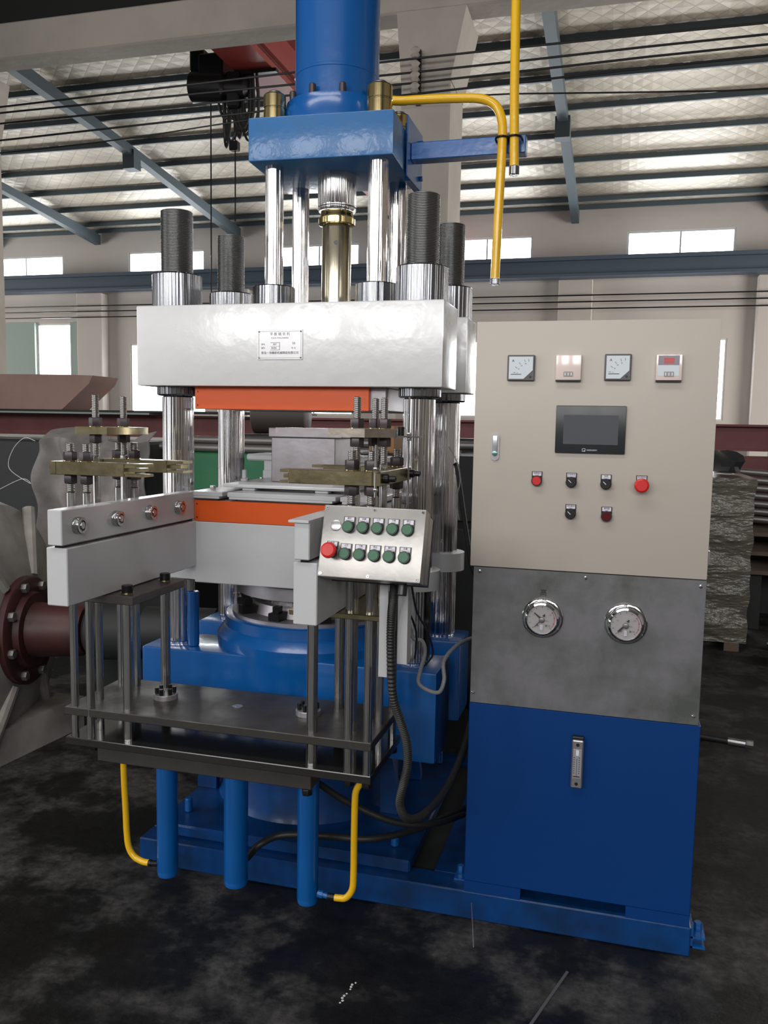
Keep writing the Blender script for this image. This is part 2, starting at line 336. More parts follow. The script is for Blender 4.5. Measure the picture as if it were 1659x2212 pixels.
for y in (23.75, 23.15, 21.9, 20.62, 19.28, 18.02, 16.8, 15.5, 14.25, 13.0, 11.75, 10.5):
    z = rz(y)
    pb = MB().box(-25.9, 9.9, y-.03, y+.03, z-.125, z-.012)
    pb.build('purlin', STEELB, ceil, smooth=False)
for x in (-24.0, -19.9, -16.1, -11.28, -1.34, 3.7, 8.6):
    b = MB()
    def raf(y0, y1, d0, d1, w):
        b.add([(x-w, y0, rz(y0)-.13-d0), (x+w, y0, rz(y0)-.13-d0), (x+w, y1, rz(y1)-.13-d1), (x-w, y1, rz(y1)-.13-d1), (x-w, y0, rz(y0)-.13), (x+w, y0, rz(y0)-.13), (x+w, y1, rz(y1)-.13), (x-w, y1, rz(y1)-.13)],
              [(0, 1, 2, 3), (7, 6, 5, 4), (0, 4, 5, 1), (1, 5, 6, 2), (2, 6, 7, 3), (3, 7, 4, 0)])
    raf(9.3, 18.2, .32, .20, .10); raf(18.2, 23.9, .18, .30, .10)
    b.box(x-.15, x+.15, 18.0, 18.3, rz(18.2)-.62, rz(18.2)-.2)
    b.build('rafter', STEELB, ceil, smooth=False)
# crane runway on the far wall, concrete crane beam and pillars between the bays
rw = MB().box(-25.9, 9.9, 23.25, 23.6, 5.55, 6.07).box(-25.9, 9.9, 23.12, 23.25, 5.97, 6.07).box(-25.9, 9.9, 23.12, 23.25, 5.55, 5.62)
tag(rw.build('runway_girder', RUNWAY, smooth=False), 'long dark blue crane runway girder under the high windows of the far wall', 'girder')
beam = struct('trim_1', MB().box(-26, 10, 9.0, 9.34, 5.86, 6.28, .02), CONC)
struct('trim_2', MB().box(-26, 10, 9.05, 9.3, 6.3, 9.3), DARKROOF)
def pillar(x, n):
    b = MB().box(x, x+.53, 8.98, 9.72, 0, 5.15, .02)
    b.prism([(x, 5.15), (x+.53, 5.15), (x+.68, 5.86), (x-.06, 5.86)], 8.98, 9.72, 'y')
    o = struct('trim_%d' % n, b, CONC); return o
pillar(-2.36, 3); pillar(-14.6, 4); pillar(3.9, 5); pillar(-8.50, 6)
# insulator rack and conductor wires
t = thing('insulator_rack', 'iron rack of round insulators on the concrete pillar', 'insulator', (-2.16, 8.93, 4.9))
MB().box(-2.19, -2.14, 8.93, 8.97, 4.9, 5.45).build('rack_bar', BLACKM, t)
WZ = (5.37, 5.235, 5.13, 5.02)
for z in WZ:
    MB().lathe((-2.165, 8.80, z-.055), [(0, .03), (.02, .05), (.05, .03), (.08, .05), (.105, .025)], 14).build('insulator', CONC, t)
for i, z in enumerate(WZ):
    zl = (5.24, 5.17, 5.05, 4.86)[i]; zr = (5.39, 5.29, 5.2, 5.10)[i]
    tag(MB().tube([(-9.2, 8.82, zl-.03), (-7, 8.82, zl), (-2.165, 8.82, z-.055), (1.5, 8.82, zr-.07), (8, 8.82, zr-.1)], .011, 6, 3).build('conductor_wire', BLACKM),
        ['topmost of the four conductor wires strung past the pillar', 'second conductor wire from the top, strung past the pillar', 'third conductor wire from the top, strung past the pillar', 'lowest of the four conductor wires strung past the pillar'][i], 'wire', 'overhead conductor wires')
tag(MB().tube([(-9.2, 8.85, 4.70), (-6, 8.85, 4.75), (-2.16, 8.85, 4.93), (2, 8.85, 4.72), (8, 8.85, 4.86)], .008, 6, 4).build('stay_wire', BLACKM), 'thin slack wire sagging below the four conductor wires', 'wire')
for i, z in enumerate((5.15, 4.98, 4.80)):
    tag(MB().tube([(-26, 23.5, z), (9.8, 23.5, z-.05)], .018, 6, 1).build('wall_cable', BLACKM), ['upper', 'middle', 'lower'][i]+' of three thin cables along the far wall below the runway girder', 'cable', 'far wall cables')
# crane girder, hoist
t = thing('crane_bridge', 'red overhead crane bridge girder at the left behind the blue cylinder', 'crane', (-4.7, 9.2, 6.1))
MB().box(-4.93, -4.52, 9.4, 23.2, 6.16, 6.17).box(-4.98, -4.46, 9.4, 23.2, 6.08, 6.16).box(-4.88, -4.56, 9.4, 23.2, 6.17, 6.72).build('girder', REDC, t, smooth=False)
MB().box(-4.46, -4.40, 9.4, 23.2, 6.2, 6.26).box(-4.6, -4.4, 9.4, 23.2, 6.72, 6.76).build('girder_rail', REDC, t, smooth=False)
t = thing('crane_hoist', 'black electric hoist with looping cables below the red crane girder', 'hoist', (-5.05, 10.5, 6.1))
MB().lathe((-5.62, 10.5, 5.95), [(0, .12), (.04, .2), (.5, .2), (.54, .14), (.8, .14), (.84, .08)], 20, (1, 0, -.1)).build('motor', BLACKM, t)
MB().box(-5.45, -5.1, 10.35, 10.65, 5.9, 6.3, .02).box(-5.08, -4.9, 10.4, 10.6, 5.62, 6.07, .02).box(-5.6, -5.4, 10.4, 10.6, 6.1, 6.4, .02).box(-5.1, -4.4, 10.45, 10.55, 6.03, 6.075).build('trolley', BLACKM, t)
cb = MB(); rr = random.Random(3)
for k in range(20):
    x = -5.28+rr.random()*.42; w = .06+rr.random()*.2; d = .35+rr.random()*.62
    cb.tube([(x, 10.45+rr.random()*.2, 6.06), (x+.02, 10.5, 6.12-d*.7), (x+w/2, 10.5, 6.12-d), (x+w, 10.5, 6.12-d*.7), (x+w*.9, 10.5, 6.05)], .018, 6, 4)
cb.build('festoon_cable', RUBBER, t)
MB().tube([(-5.34, 10.5, 5.9), (-5.34, 10.5, 2.6)], .01, 6, 1).tube([(-4.99, 10.5, 5.6), (-4.99, 10.5, 4.2)], .01, 6, 1).build('hoist_rope', BLACKM, t)
MB().box(-5.06, -4.94, 10.45, 10.55, 5.1, 5.22, .01).build('hook_block', BLACKM, t)

# ------------------------------------------------------------------ skid frame
t = thing('skid_frame', 'long low blue steel skid under the press and the control cabinet', 'skid', (-.64, 2.9, 0))
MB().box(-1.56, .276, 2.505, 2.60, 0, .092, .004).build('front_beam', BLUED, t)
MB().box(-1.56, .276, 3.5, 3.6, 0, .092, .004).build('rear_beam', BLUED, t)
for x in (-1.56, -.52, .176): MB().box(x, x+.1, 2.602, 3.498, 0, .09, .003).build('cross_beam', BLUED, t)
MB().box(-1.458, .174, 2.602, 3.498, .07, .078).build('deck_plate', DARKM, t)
lug = MB().box(.277, .318, 2.52, 2.60, .052, .058).box(.277, .318, 2.52, 2.60, .022, .028).box(.277, .283, 2.52, 2.60, .022, .085).build('mounting_lug', BLUE, t)
MB().hexa((.30, 2.56, .058), .026, .012).build('bolt', BLUE, lug)
lug2 = MB().box(-.445, -.404, 2.56, 2.64, .0925, .098).box(-.412, -.404, 2.56, 2.64, .098, .14).build('mounting_lug', BLUE, t)
MB().hexa((-.43, 2.60, .098), .026, .011).build('bolt', BLUE, lug2)

# ------------------------------------------------------------------ main press frame
CX, CY = -1.11, 3.03
p = thing('hydraulic_press', 'four-column hydraulic press with white crosshead and blue pedestal', 'press', (CX, CY, .092))
MB().box(-1.52, -.59, 2.55, 3.46, .0925, .135, .006).build('base_flange', BLUED, p)
for (x, y) in ((-.665, 2.64), (-1.45, 2.66), (-1.45, 3.38), (-.665, 3.38)):
    MB().cyl(x, y, .135, .185, .014, 16, .003).build('anchor_bolt', BLUE, p)
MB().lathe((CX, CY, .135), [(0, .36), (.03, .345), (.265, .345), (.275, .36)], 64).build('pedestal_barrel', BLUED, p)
for sx in (-1, 1):
    pts = [(CX+sx*.33, .136), (CX+sx*.41, .136), (CX+sx*.41, .17), (CX+sx*.36, .41), (CX+sx*.33, .41)]
    MB().prism(pts, 2.86, 2.89, 'y').build('gusset', BLUED, p); MB().prism(pts, 3.18, 3.21, 'y').build('gusset', BLUED, p)
pd = MB().box(-1.66, -.547, 2.70, 2.94, .41, .725, .008, 2).box(-1.66, -.547, 3.14, 3.344, .41, .725, .008, 2).box(-1.46, -.75, 2.93, 3.15, .412, .723)
pd.build('pedestal_block', BLUE, p)
MB().lathe((CX, 3.05, .60), [(0, .36), (.10, .372), (.155, .375), (.185, .352), (.19, .345), (.228, .345), (.232, .335), (.232, .30)], 72).build('cylinder_ring', BLUE, p)
MB().lathe((CX, 3.05, .832), [(0, .318), (.012, .318), (.012, .25), (.05, .24)], 64).build('gland_ring', ROUGHST, p)
for k in range(10):
    an = 2*PI*(k+.25)/10; b = MB(); ca, sa = math.cos(an), math.sin(an)
    for (u0, u1, w, z0, z1) in ((.235, .305, .022, .845, .872), (.262, .292, .012, .872, .895)):
        q = [(CX+u*ca-v*sa, 3.05+u*sa+v*ca) for u, v in ((u0, -w), (u1, -w), (u1, w), (u0, w))]; b.prism(q, z0, z1, 'z')
    b.build('clamp_block', BLACKM, p)
# columns
def column(x, y, r, ztop):
    c = MB().lathe((x, y, .7255), [(0, r-.004), (.006, r-.004), (.012, r), (.915, r), (.92, r-.006)], 56).build('column', CHROME, p)
    MB().lathe((x, y, 1.6455), [(0, r+.012), (.005, r+.018), (.03, r+.018), (.0325, r+.015)], 56).build('collar', STEELD, c)
    MB().lathe((x, y, 1.9585), [(0, .089), (.117, .089), (.122, .084)], 56).build('ring_nut', STEELD, c)
    MB().thread(x, y, 2.0805, ztop, r, .0052, .0022, 48).build('threaded_end', THREADD, c)
column(-1.567, 2.813, .057, 2.304); column(-.653, 2.813, .055, 2.314); column(-1.562, 3.248, .055, 2.31); column(-.645, 3.248, .055, 2.315)
ch = MB().box(-1.667, -.553, 2.70, 2.94, 1.678, 1.958, .005, 2)
ch.build('crosshead_beam', SILVERW, p)
MB().box(-1.667, -.553, 3.144, 3.344, 1.678, 1.958, .005, 2).build('crosshead_beam', SILVERW, p)
MB().box(-1.50, -.72, 2.941, 3.143, 1.682, 1.954).build('crosshead_core', WHITE, p)
# nameplate
npl = MB().box(-1.199, -1.035, 2.6975, 2.6995, 1.768, 1.868, .0004).build('nameplate', ALU, p)
f = MB(); x0, x1, z0, z1 = -1.194, -1.04, 1.773, 1.863
for a in ((x0, x1, z0, z0+.001), (x0, x1, z1-.001, z1), (x0, x0+.001, z0, z1), (x1-.001, x1, z0, z1)): f.box(a[0], a[1], 2.6971, 2.6975, a[2], a[3])
for a in ((-1.152, -1.118, 1.824, 1.8255), (-1.1185, -1.117, 1.80, 1.8255), (-1.152, -1.117, 1.7995, 1.801), (-1.152, -1.117, 1.812, 1.813)): f.box(a[0], a[1], 2.6971, 2.6975, a[2], a[3])
f.build('engraved_border', INKG, npl)
text('平 板 硫 化 机', .012, INKG, npl, (-1.117, 2.6972, 1.853)); text('PLATE VULCANIZER', .007, INKG, npl, (-1.117, 2.6972, 1.84))
text('NY', .009, INK, npl, (-1.135, 2.6972, 1.8185)); text('50', .011, INK, npl, (-1.067, 2.6972, 1.822)); text('N181', .009, INK, npl, (-1.138, 2.6972, 1.8065)); text('年 月', .007, INKG, npl, (-1.067, 2.6972, 1.806))
text('青岛一浩橡胶机械制造有限公司', .0098, INK, npl, (-1.117, 2.6972, 1.790)); text('型号', .007, INKG, npl, (-1.178, 2.6972, 1.8185)); text('编号', .007, INKG, npl, (-1.178, 2.6972, 1.8065))
for x in (-1.193, -1.041):
    for z in (1.774, 1.862): MB().lathe((x, 2.6974, z), [(0, .003), (.0015, .0028), (.0022, .0014)], 10, (0, -1, 0)).build('rivet', STEELD, npl)
# upper heating plate
hp = MB().box(-1.463, -.757, 2.76, 3.30, 1.6, 1.6775, .002).build('upper_heat_plate', ROUGHST, p)
MB().box(-1.463, -.812, 2.745, 2.7595, 1.598, 1.677, .002).build('cover_panel', ORANGE, hp, 'orange front cover strip')
for z in (1.612, 1.66): MB().lathe((-1.452, 2.745, z), [(0, .0035), (.0015, .003)], 10, (0, -1, 0)).build('screw', STEELD, hp)

# ------------------------------------------------------------------ upper injection cylinder
BX, BY = -1.077, 3.15
u = thing('injection_cylinder', 'blue vertical hydraulic cylinder on a thick blue block above the white crosshead', 'cylinder', (BX, BY, 1.958))
def rotq(x, y, c=R(2.9)): return (BX+(x-BX)*math.cos(c)-(y-BY)*math.sin(c), BY+(x-BX)*math.sin(c)+(y-BY)*math.cos(c))
bb = MB().box(BX-.2683, BX+.2683, BY-.222, BY+.222, 2.495, 2.6465, .004, 2)
bb.v = [(*rotq(v[0], v[1]), v[2]) for v in bb.v]; bb.build('cylinder_block', BLUEB, u)
MB().lathe((BX, BY, 2.647), [(0, .205), (.05, .205), (.07, .195), (.088, .192), (.09, .165)], 64).build('flange', BLUE, u)
MB().lathe((BX, BY, 2.737), [(0, .158), (.10, .158), (.102, .1595), (.11, .1595), (.112, .158), (1.2, .158)], 64).build('barrel', BLUE, u)
for k in range(10):
    an = 2*PI*(k+.2)/10; x, y = BX+.178*math.cos(an), BY+.178*math.sin(an)
    MB().lathe((x, y, 2.736), [(0, .0125), (.03, .0125), (.033, .0105), (.033, .006), (.024, .006)], 14).build('socket_bolt', NUTM, u)
for (x, y, rr_, br) in ((-1.267, 3.0, .034, .041), (-.866, 3.0, .036, .046), (-1.278, 3.3, .034, .041), (-.872, 3.3, .034, .041)):
    g = MB().lathe((x, y, 2.02), [(0, rr_), (.475, rr_)], 40).build('guide_column', CHROME, u)
    if y < 3.1: MB().lathe((x, y, 1.9585), [(0, .079), (.098, .079), (.102, .075)], 48).build('foot_nut', STEELD, g)
    else: MB().lathe((x, y, 1.9585), [(0, .05), (.07, .05), (.074, .034)], 48).build('foot_nut', STEELD, g)
    MB().lathe((x, y, 2.6475), [(0, br), (.048, br), (.05, br-.002), (.053, br-.002), (.055, br), (.098, br), (.103, br-.004)], 40).build('cap_nut', BRASSN, g)
    MB().cyl(x, y, 2.7505, 2.762, br*.6, 24, .003).build('stud_end', THREADD, g)
MB().lathe((-1.072, BY, 2.36), [(0, .069), (.008, .0735), (.012, .0735), (.014, .0728), (.020, .0728), (.022, .0735), (.134, .0735)], 56).build('ram_sleeve', STEEL, u)
MB().lathe((-1.072, BY, 2.312), [(-.002, .062), (0, .070), (.020, .071), (.022, .064), (.030, .064), (.034, .062), (.047, .062)], 56).build('ram_collar', BRASSN, u)
MB().lathe((-1.072, BY, 1.9585), [(0, .0565), (.05, .0565), (.051, .0552), (.054, .0552), (.055, .0565), (.34, .0565), (.35, .052)], 56).build('ram_rod', mat('golden_ground_steel', (.62, .57, .44), .2, metal=1, bump=.3, bscale=1, stretch=(80, 80, .8), dist=.003), u)
d = Vector((-1.072, BY, 0)); nn = Vector((.30, -1, 0)).normalized()*.0555
MB().lathe((-1.072+nn.x, BY+nn.y, 2.236), [(0, .0085), (.0016, .0085)], 16, nn).build('lifting_hole', BLACKP, u)
MB().box(-.824, -.802, 3.21, 3.38, 2.478, 2.692, .002).box(-.80, -.795, 3.14, 3.38, 2.478, 2.695, .001).build('bracket_plate', BLUE, u)
for z in (2.52, 2.655): MB().hexa((-.795, 3.34, z), .012, .010, (1, 0, 0)).build('bracket_bolt', BLUE, u)
arm = MB().box(-.795, -.366, 3.19, 3.25, 2.548, 2.612, .003).build('pipe_support_arm', BLUE, u)

# yellow hydraulic pipes of the cylinder
t = thing('hydraulic_pipe', 'yellow bent pipe running from the golden cap nut and hanging beside the blue arm', 'pipe', (-.45, 3.15, 2.08))
MB().tube([(-.917, 3.15, 2.762), (-.83, 3.15, 2.750), (-.75, 3.15, 2.748), (-.62, 3.15, 2.742), (-.53, 3.15, 2.733), (-.478, 3.15, 2.708), (-.452, 3.15, 2.66), (-.446, 3.15, 2.59), (-.45, 3.15, 2.40), (-.454, 3.15, 2.25), (-.457, 3.15, 2.095)], .0165, 20, 6).build('pipe', YELLOW, t)
MB().cyl(-.457, 3.15, 2.072, 2.094, .018, 20, .002).build('pipe_nut', STEELD, t)
MB().tube([(-.473, 3.189, 2.592), (-.469, 3.15, 2.592), (-.447, 3.130, 2.592), (-.425, 3.15, 2.592), (-.421, 3.189, 2.592)], .004, 8, 5).build('u_clamp', BLACKM, t)
t = thing('hydraulic_pipe', 'yellow straight pipe coming down from above to the end of the blue arm', 'pipe', (-.40, 3.15, 2.46))
MB().tube([(-.425, 3.15, 3.9), (-.408, 3.15, 2.744), (-.40, 3.15, 2.49)], .0165, 20, 1).build('pipe', YELLOW, t)
MB().cyl(-.40, 3.15, 2.458, 2.489, .0185, 20, .002).build('pipe_nut', STEELD, t)
MB().tube([(-.428, 3.189, 2.592), (-.425, 3.15, 2.592), (-.403, 3.130, 2.592), (-.381, 3.15, 2.592), (-.378, 3.189, 2.592)], .004, 8, 5).build('u_clamp', BLACKM, t)

# ------------------------------------------------------------------ moving lower platen
m = thing('moving_platen', 'white moving platen with orange strip and mould tiles, two long slide arms', 'platen', (CX, CY, .93))
MB().box(-1.443, -.777, 2.70, 3.36, .978, 1.199, .003).build('platen_body', WHITE, m)
hb = MB().box(-1.443, -.777, 2.715, 3.36, 1.2, 1.277, .002).build('lower_heat_plate', ROUGHST, m)
MB().box(-1.4425, -.7775, 2.70, 2.7145, 1.2, 1.276, .0015).build('cover_panel', ORANGE, hb, 'orange front cover strip')
for z in (1.214, 1.262): MB().lathe((-1.432, 2.70, z), [(0, .0035), (.0015, .003)], 10, (0, -1, 0)).build('screw', STEELD, hb)
MB().lathe((CX, 3.05, .915), [(0, .285), (.005, .30), (.05, .30), (.055, .295)], 72).build('piston_head', ROUGHST, m)
MB().cyl(CX, 3.05, .84, .915, .2, 48).build('piston_rod', STEEL, m)
MB().cyl(CX, 3.05, .9705, .9775, .31, 64).build('red_gasket', mat('red_gasket', (.12, .015, .02), .6), m)
for a, c in ((-1.455, -1.331), (-1.312, -.91), (-.894, -.765)):
    t_ = MB().box(a, c, 2.695, 3.34, 1.291, 1.307, .0015).box(a+.007, c-.012, 2.695, 3.34, 1.2835, 1.291).box(a+.002 if a < -1.4 else a+.03, c-.03, 2.72, 3.34, 1.2775, 1.2835)
    t_.build('mould_tile', WHITE, m)
tp = MB().box(-1.373, -.900, 2.78, 3.2, 1.3185, 1.3315, .004, 2).build('transfer_plate', WHITE, m)
for x in (-1.30, -1.02): MB().box(x, x+.05, 2.79, 2.83, 1.3075, 1.318, .003).build('spacer_block', WHITE, m)
MB().box(-1.25, -.93, 2.84, 3.15, 1.3075, 1.311).build('runner_plate', ROUGHST, m)
for (x, y, z, r_, h) in ((-1.42, 2.80, 1.3075, .012, .014), (-1.385, 3.02, 1.332-.0245, .010, .03), (-1.36, 3.1, 1.332, .008, .006)):
    MB().hexa((x, y, z), h, r_).build('platen_bolt', STEEL, m)
MB().cyl(-1.355, 2.93, 1.3315, 1.342, .014, 16, .002).cyl(-1.355, 2.93, 1.342, 1.375, .009, 16, .002).build('locating_pin', WHITE, m)
MB().box(-1.40, -.86, 3.205, 3.36, 1.3075, 1.36, .003).build('rear_ledge', WHITE, m)
MB().box(-1.476, -.90, 3.21, 3.42, 1.398, 1.425, .006).box(-1.40, -.95, 3.22, 3.40, 1.36, 1.398).build('rear_shelf', WHITE, m)
MB().box(-1.254, -1.0, 2.95, 3.2, 1.3318, 1.5005, .003).build('chamber_block', ROUGHST, m)
MB().box(-1.262, -.97, 2.94, 3.19, 1.501, 1.537, .003).build('chamber_lid', ROUGHST, m)
# guide ears round the columns
def ear(x, y, z0, z1, sx):
    n = 20; pts = []
    for k in range(n+1):
        an = -PI/2+PI*k/n; pts.append((x+sx*.085*math.cos(an), y+.085*math.sin(an)))
    pts += [(x-sx*.14, y+.10), (x-sx*.14, y-.10)]
    MB().prism(pts if sx > 0 else pts[::-1], z0, z1, 'z').build('guide_ear', WHITE, m)
ear(-.653, 2.813, .992, 1.058, 1); ear(-.645, 3.248, .99, 1.06, 1); ear(-1.567, 2.813, .985, 1.03, -1); ear(-1.562, 3.248, .985, 1.03, -1)
# slide arms
def arm(x0, x1, lx0, lx1, ye, name):
    a = MB().box(x0, x1, ye-.02, 2.72, 1.208, 1.306, .0025).build(name, WHITE, m)
    MB().box(x0+.012, x1-.012, ye-.005, 2.71, 1.2, 1.208).build('slot_liner', BLACKM, a)
    MB().box(lx0, lx1, ye-.01, 2.71, 1.038, 1.2, .0025).build('arm_lower_rail', WHITE, a)
    return a
al = arm(-1.49, -1.444, -1.503, -1.436, 1.975, 'slide_arm'); ar = arm(-.776, -.735, -.782, -.717, 1.995, 'slide_arm')
MB().box(-.79, -.735, 1.968, 2.5, 1.303, 1.31, .001).build('slide_cap', WHITE, ar)
for y in (2.022, 2.212, 2.400, 2.585):
    r_ = MB().lathe((-1.4435, y, 1.258+(y-2.02)*.002), [(0, .024), (.016, .024), (.019, .022), (.019, .015), (.014, .0145)], 28, (1, 0, 0)).build('roller', STEEL, al)
    MB().lathe((-1.4435, y, 1.258+(y-2.02)*.002), [(0, .011), (.019, .011), (.021, .009)], 20, (1, 0, 0)).build('roller_pin', STEEL, al)

# thin lift rods at the pedestal
t = thing('guide_cylinder', 'slim blue cylinder standing on the blue pedestal by the left front column', 'cylinder', (-1.483, 2.765, .7255))
MB().cyl(-1.483, 2.765, .7256, .93, .021, 24, .003).build('barrel', BLUE, t)
MB().cyl(-1.495, 2.765, .9305, .976, .013, 20, .002).build('piston_rod', STEEL, t)
t = thing('stop_rod', 'thin steel rod in a small blue foot on the pedestal behind the left columns', 'rod', (-1.43, 3.03, .724))
MB().box(-1.50, -1.37, 3.0, 3.1, .7236, .745, .003).build('foot', BLUE, t)
MB().cyl(-1.44, 3.04, .7455, .9772, .010, 16).cyl(-1.44, 3.04, .86, .875, .014, 16).build('rod', STEEL, t)

# ------------------------------------------------------------------ ejector frame
e = thing('ejector_frame', 'ejector frame of dark plates, polished rods and clamp bars before the press', 'frame', (CX, 2.33, .52))
up = MB().box(-1.603, -.619, 2.166, 2.482, .648, .673, .002).build('upper_plate', DPLATE, e)
MB().box(-1.603, -.619, 2.166, 2.50, .553, .577, .002).build('lower_plate', DPLATEB, e)
MB().box(-1.50, -.80, 2.18, 2.42, .507, .5525, .002).build('support_bar', DPLATE, e)
for (x, y) in ((-.815, 2.19), (-.69, 2.19), (-.635, 2.19), (-1.52, 2.2), (-.635, 2.46)):
    MB().hexa((x, y, .5345 if x > -.79 or x < -1.5 else .489), .018, .016).build('plate_bolt', BLACKM, e)
def short_rod(x, y, z0=.5775):
    r_ = MB().cyl(x, y, z0, 1.335, .0122, 20).build('lift_rod', STEEL, e)
    MB().thread(x, y, 1.3355, 1.482, .0118, .0052, .0022, 16).build('thread', THREAD, r_)
    MB().lathe((x, y, 1.4285), [(0, .021), (.0018, .021)], 20).build('washer', BRASSN, r_)
    MB().hexa((x, y, 1.4305), .026, .0205, rot=random.random()).build('nut', NUTM, r_)
    MB().hexa((x, y, 1.3615), .026, .0205, rot=random.random()).build('nut', NUTM, r_)
    MB().cyl(x, y, 1.25, 1.335, .0135, 20, .001).build('sleeve', THREAD, r_)
def tall_rod(x, y, zb, zt_):
    r_ = MB().cyl(x, y, .5775, 1.44, .0115, 20).build('lift_rod', STEEL, e)
    MB().thread(x, y, 1.4405, 1.629, .0112, .0052, .0022, 16).build('thread', THREAD, r_)
    MB().lathe((x, y, zt_+.0005), [(0, .021), (.0018, .021)], 20).build('washer', BRASSN, r_)
    MB().hexa((x, y, zt_+.0025), .026, .020, rot=random.random()).build('nut', NUTM, r_)
    MB().hexa((x, y, zb-.0265), .026, .020, rot=random.random()).build('nut', NUTM, r_)
for q in ((-1.575, 2.18), (-1.518, 2.178), (-1.566, 2.42), (-1.508, 2.42), (-.690, 2.18), (-.634, 2.18), (-.70, 2.46), (-.637, 2.46)): short_rod(*q)
for q in ((-1.537, 2.255), (-1.533, 2.40)): tall_rod(*q, 1.509, 1.531)
for q in ((-.699, 2.25), (-.678, 2.36), (-.640, 2.32)): tall_rod(*q, 1.517, 1.541)
for (x, y, zt_) in ((-1.40, 2.20, 1.036), (-1.40, 2.42, 1.036), (-.806, 2.20, 1.037), (-.798, 2.42, 1.022)):
    r_ = MB().cyl(x, y, .5775, min(zt_, 1.0095 if x < -1 else 1.0215), .0158, 24).build('guide_rod', STEEL, e)
    if x < -1:
        MB().cyl(x, y, 1.0365, 1.060, .017, 20, .002).build('cap_screw', BLACKM, r_); MB().lathe((x, y, 1.0362), [(0, .021), (.002, .021)], 20).build('washer', BRASSN, r_)
MB().box(-1.60, -1.35, 2.15, 2.46, 1.010, 1.0362, .002).build('arm_bracket', MILLD, e, 'dark bracket bar under the left arm')
MB().box(-.86, -.597, 2.15, 2.49, 1.022, 1.0375, .002).build('arm_bracket', BRASS, e, 'yellowish bracket plate under the right arm')
# clamp bars: left and right lower frames
def prong_bar(x0, x1, y0, y1, tip, nm='clamp_bar'):
    b = MB(); z0, z1 = 1.389, 1.428
    b.box(x0, x1, y0, y1, z0, z1, .0015)
    s = 1 if tip > x1 else -1; xe = x1 if s > 0 else x0
    b.box(min(xe, tip), max(xe, tip), y0+.004, y1, 1.419, 1.4275); b.box(min(xe, tip), max(xe, tip), y0+.004, y1, 1.3895, 1.397)
    xm = xe+(tip-xe)*.75; b.box(min(xe, xm), max(xe, xm), y0+.015, y1, 1.403, 1.414)
    return b.build(nm, BRASS, e)
prong_bar(-1.60, -1.372, 2.145, 2.205, -1.31); prong_bar(-1.60, -1.372, 2.385, 2.45, -1.315)
MB().box(-1.622, -1.6005, 2.145, 2.45, 1.389, 1.428, .0015).build('clamp_side_bar', BRASS, e)
prong_bar(-.862, -.6225, 2.145, 2.205, -.888); prong_bar(-.862, -.6225, 2.43, 2.49, -.90)
MB().box(-.622, -.599, 2.145, 2.49, 1.389, 1.428, .0015).build('clamp_side_bar', BRASS, e)
for y in (2.172, 2.46):
    MB().lathe((-.5985, y, 1.409), [(0, .013), (.014, .013), (.016, .011), (.018, .0085), (.034, .0085), (.034, .005), (.026, .005)], 16, (1, 0, 0)).build('cap_screw', BLACKM, e)
MB().lathe((-1.6225, 2.17, 1.409), [(0, .008), (.012, .008)], 14, (-1, 0, 0)).build('cap_screw', BLACKM, e)
# upper bars
MB().prism([(-1.585, 2.22), (-1.475, 2.22), (-1.468, 2.24), (-1.455, 2.29), (-1.455, 2.38), (-1.468, 2.44), (-1.585, 2.44)], 1.509, 1.531, 'z').build('upper_clamp_bar', BRASS, e)
MB().prism([(-.775, 2.22), (-.668, 2.22), (-.632, 2.26), (-.600, 2.30), (-.600, 2.42), (-.775, 2.42)], 1.517, 1.541, 'z').build('upper_clamp_bar', MILLED, e)
MB().prism([(-.96, 2.29), (-.776, 2.29), (-.776, 2.40), (-.95, 2.40)], 1.5195, 1.5395, 'z').build('upper_clamp_bar', ROUGHST, e)
MB().box(-.5985, -.53, 2.30, 2.34, 1.5185, 1.5225).build('sensor_tab', NUTM, e)
MB().cyl(-.59, 2.32, 1.523, 1.548, .009, 12).build('sensor', BLACKM, e)
MB().cyl(-.567, 2.32, 1.15, 1.632, .0028, 8).build('sensor_rod', STEEL, e)
for z in (1.523, 1.509): MB().hexa((-.567, 2.32, z), .009, .007).build('sensor_nut', STEEL, e)
MB().cyl(-.606, 2.12, 1.362, 1.50, .0035, 8).build('sensor_rod', STEEL, e)
for z in (1.432, 1.376): MB().hexa((-.606, 2.12, z), .009, .0075).build('sensor_nut', STEEL, e)
MB().box(-.612, -.60, 2.115, 2.146, 1.428, 1.432).build('sensor_tab', BRASS, e)
for x in (-1.352, -.868):
    fl = MB().lathe((x, 2.335, .6735), [(0, .038), (.014, .038), (.016, .036)], 32).build('rod_flange', ROUGHST, e)
    MB().cyl(x, 2.335, .69, .70, .016, 20).build('rod_end', STEEL, fl)
    for k in range(6):
        an = 2*PI*(k+.5)/6; MB().cyl(x+.027*math.cos(an), 2.335+.027*math.sin(an), .6898, .709, .0065, 10, .001).build('flange_bolt', BLACKM, fl)
MB().cyl(-1.10, 2.28, .636, .6475, .028, 28, .002).build('rod_flange', STEEL, e); MB().cyl(-1.10, 2.33, .6735, .675, .017, 24).build('centre_plug', STEEL, e)
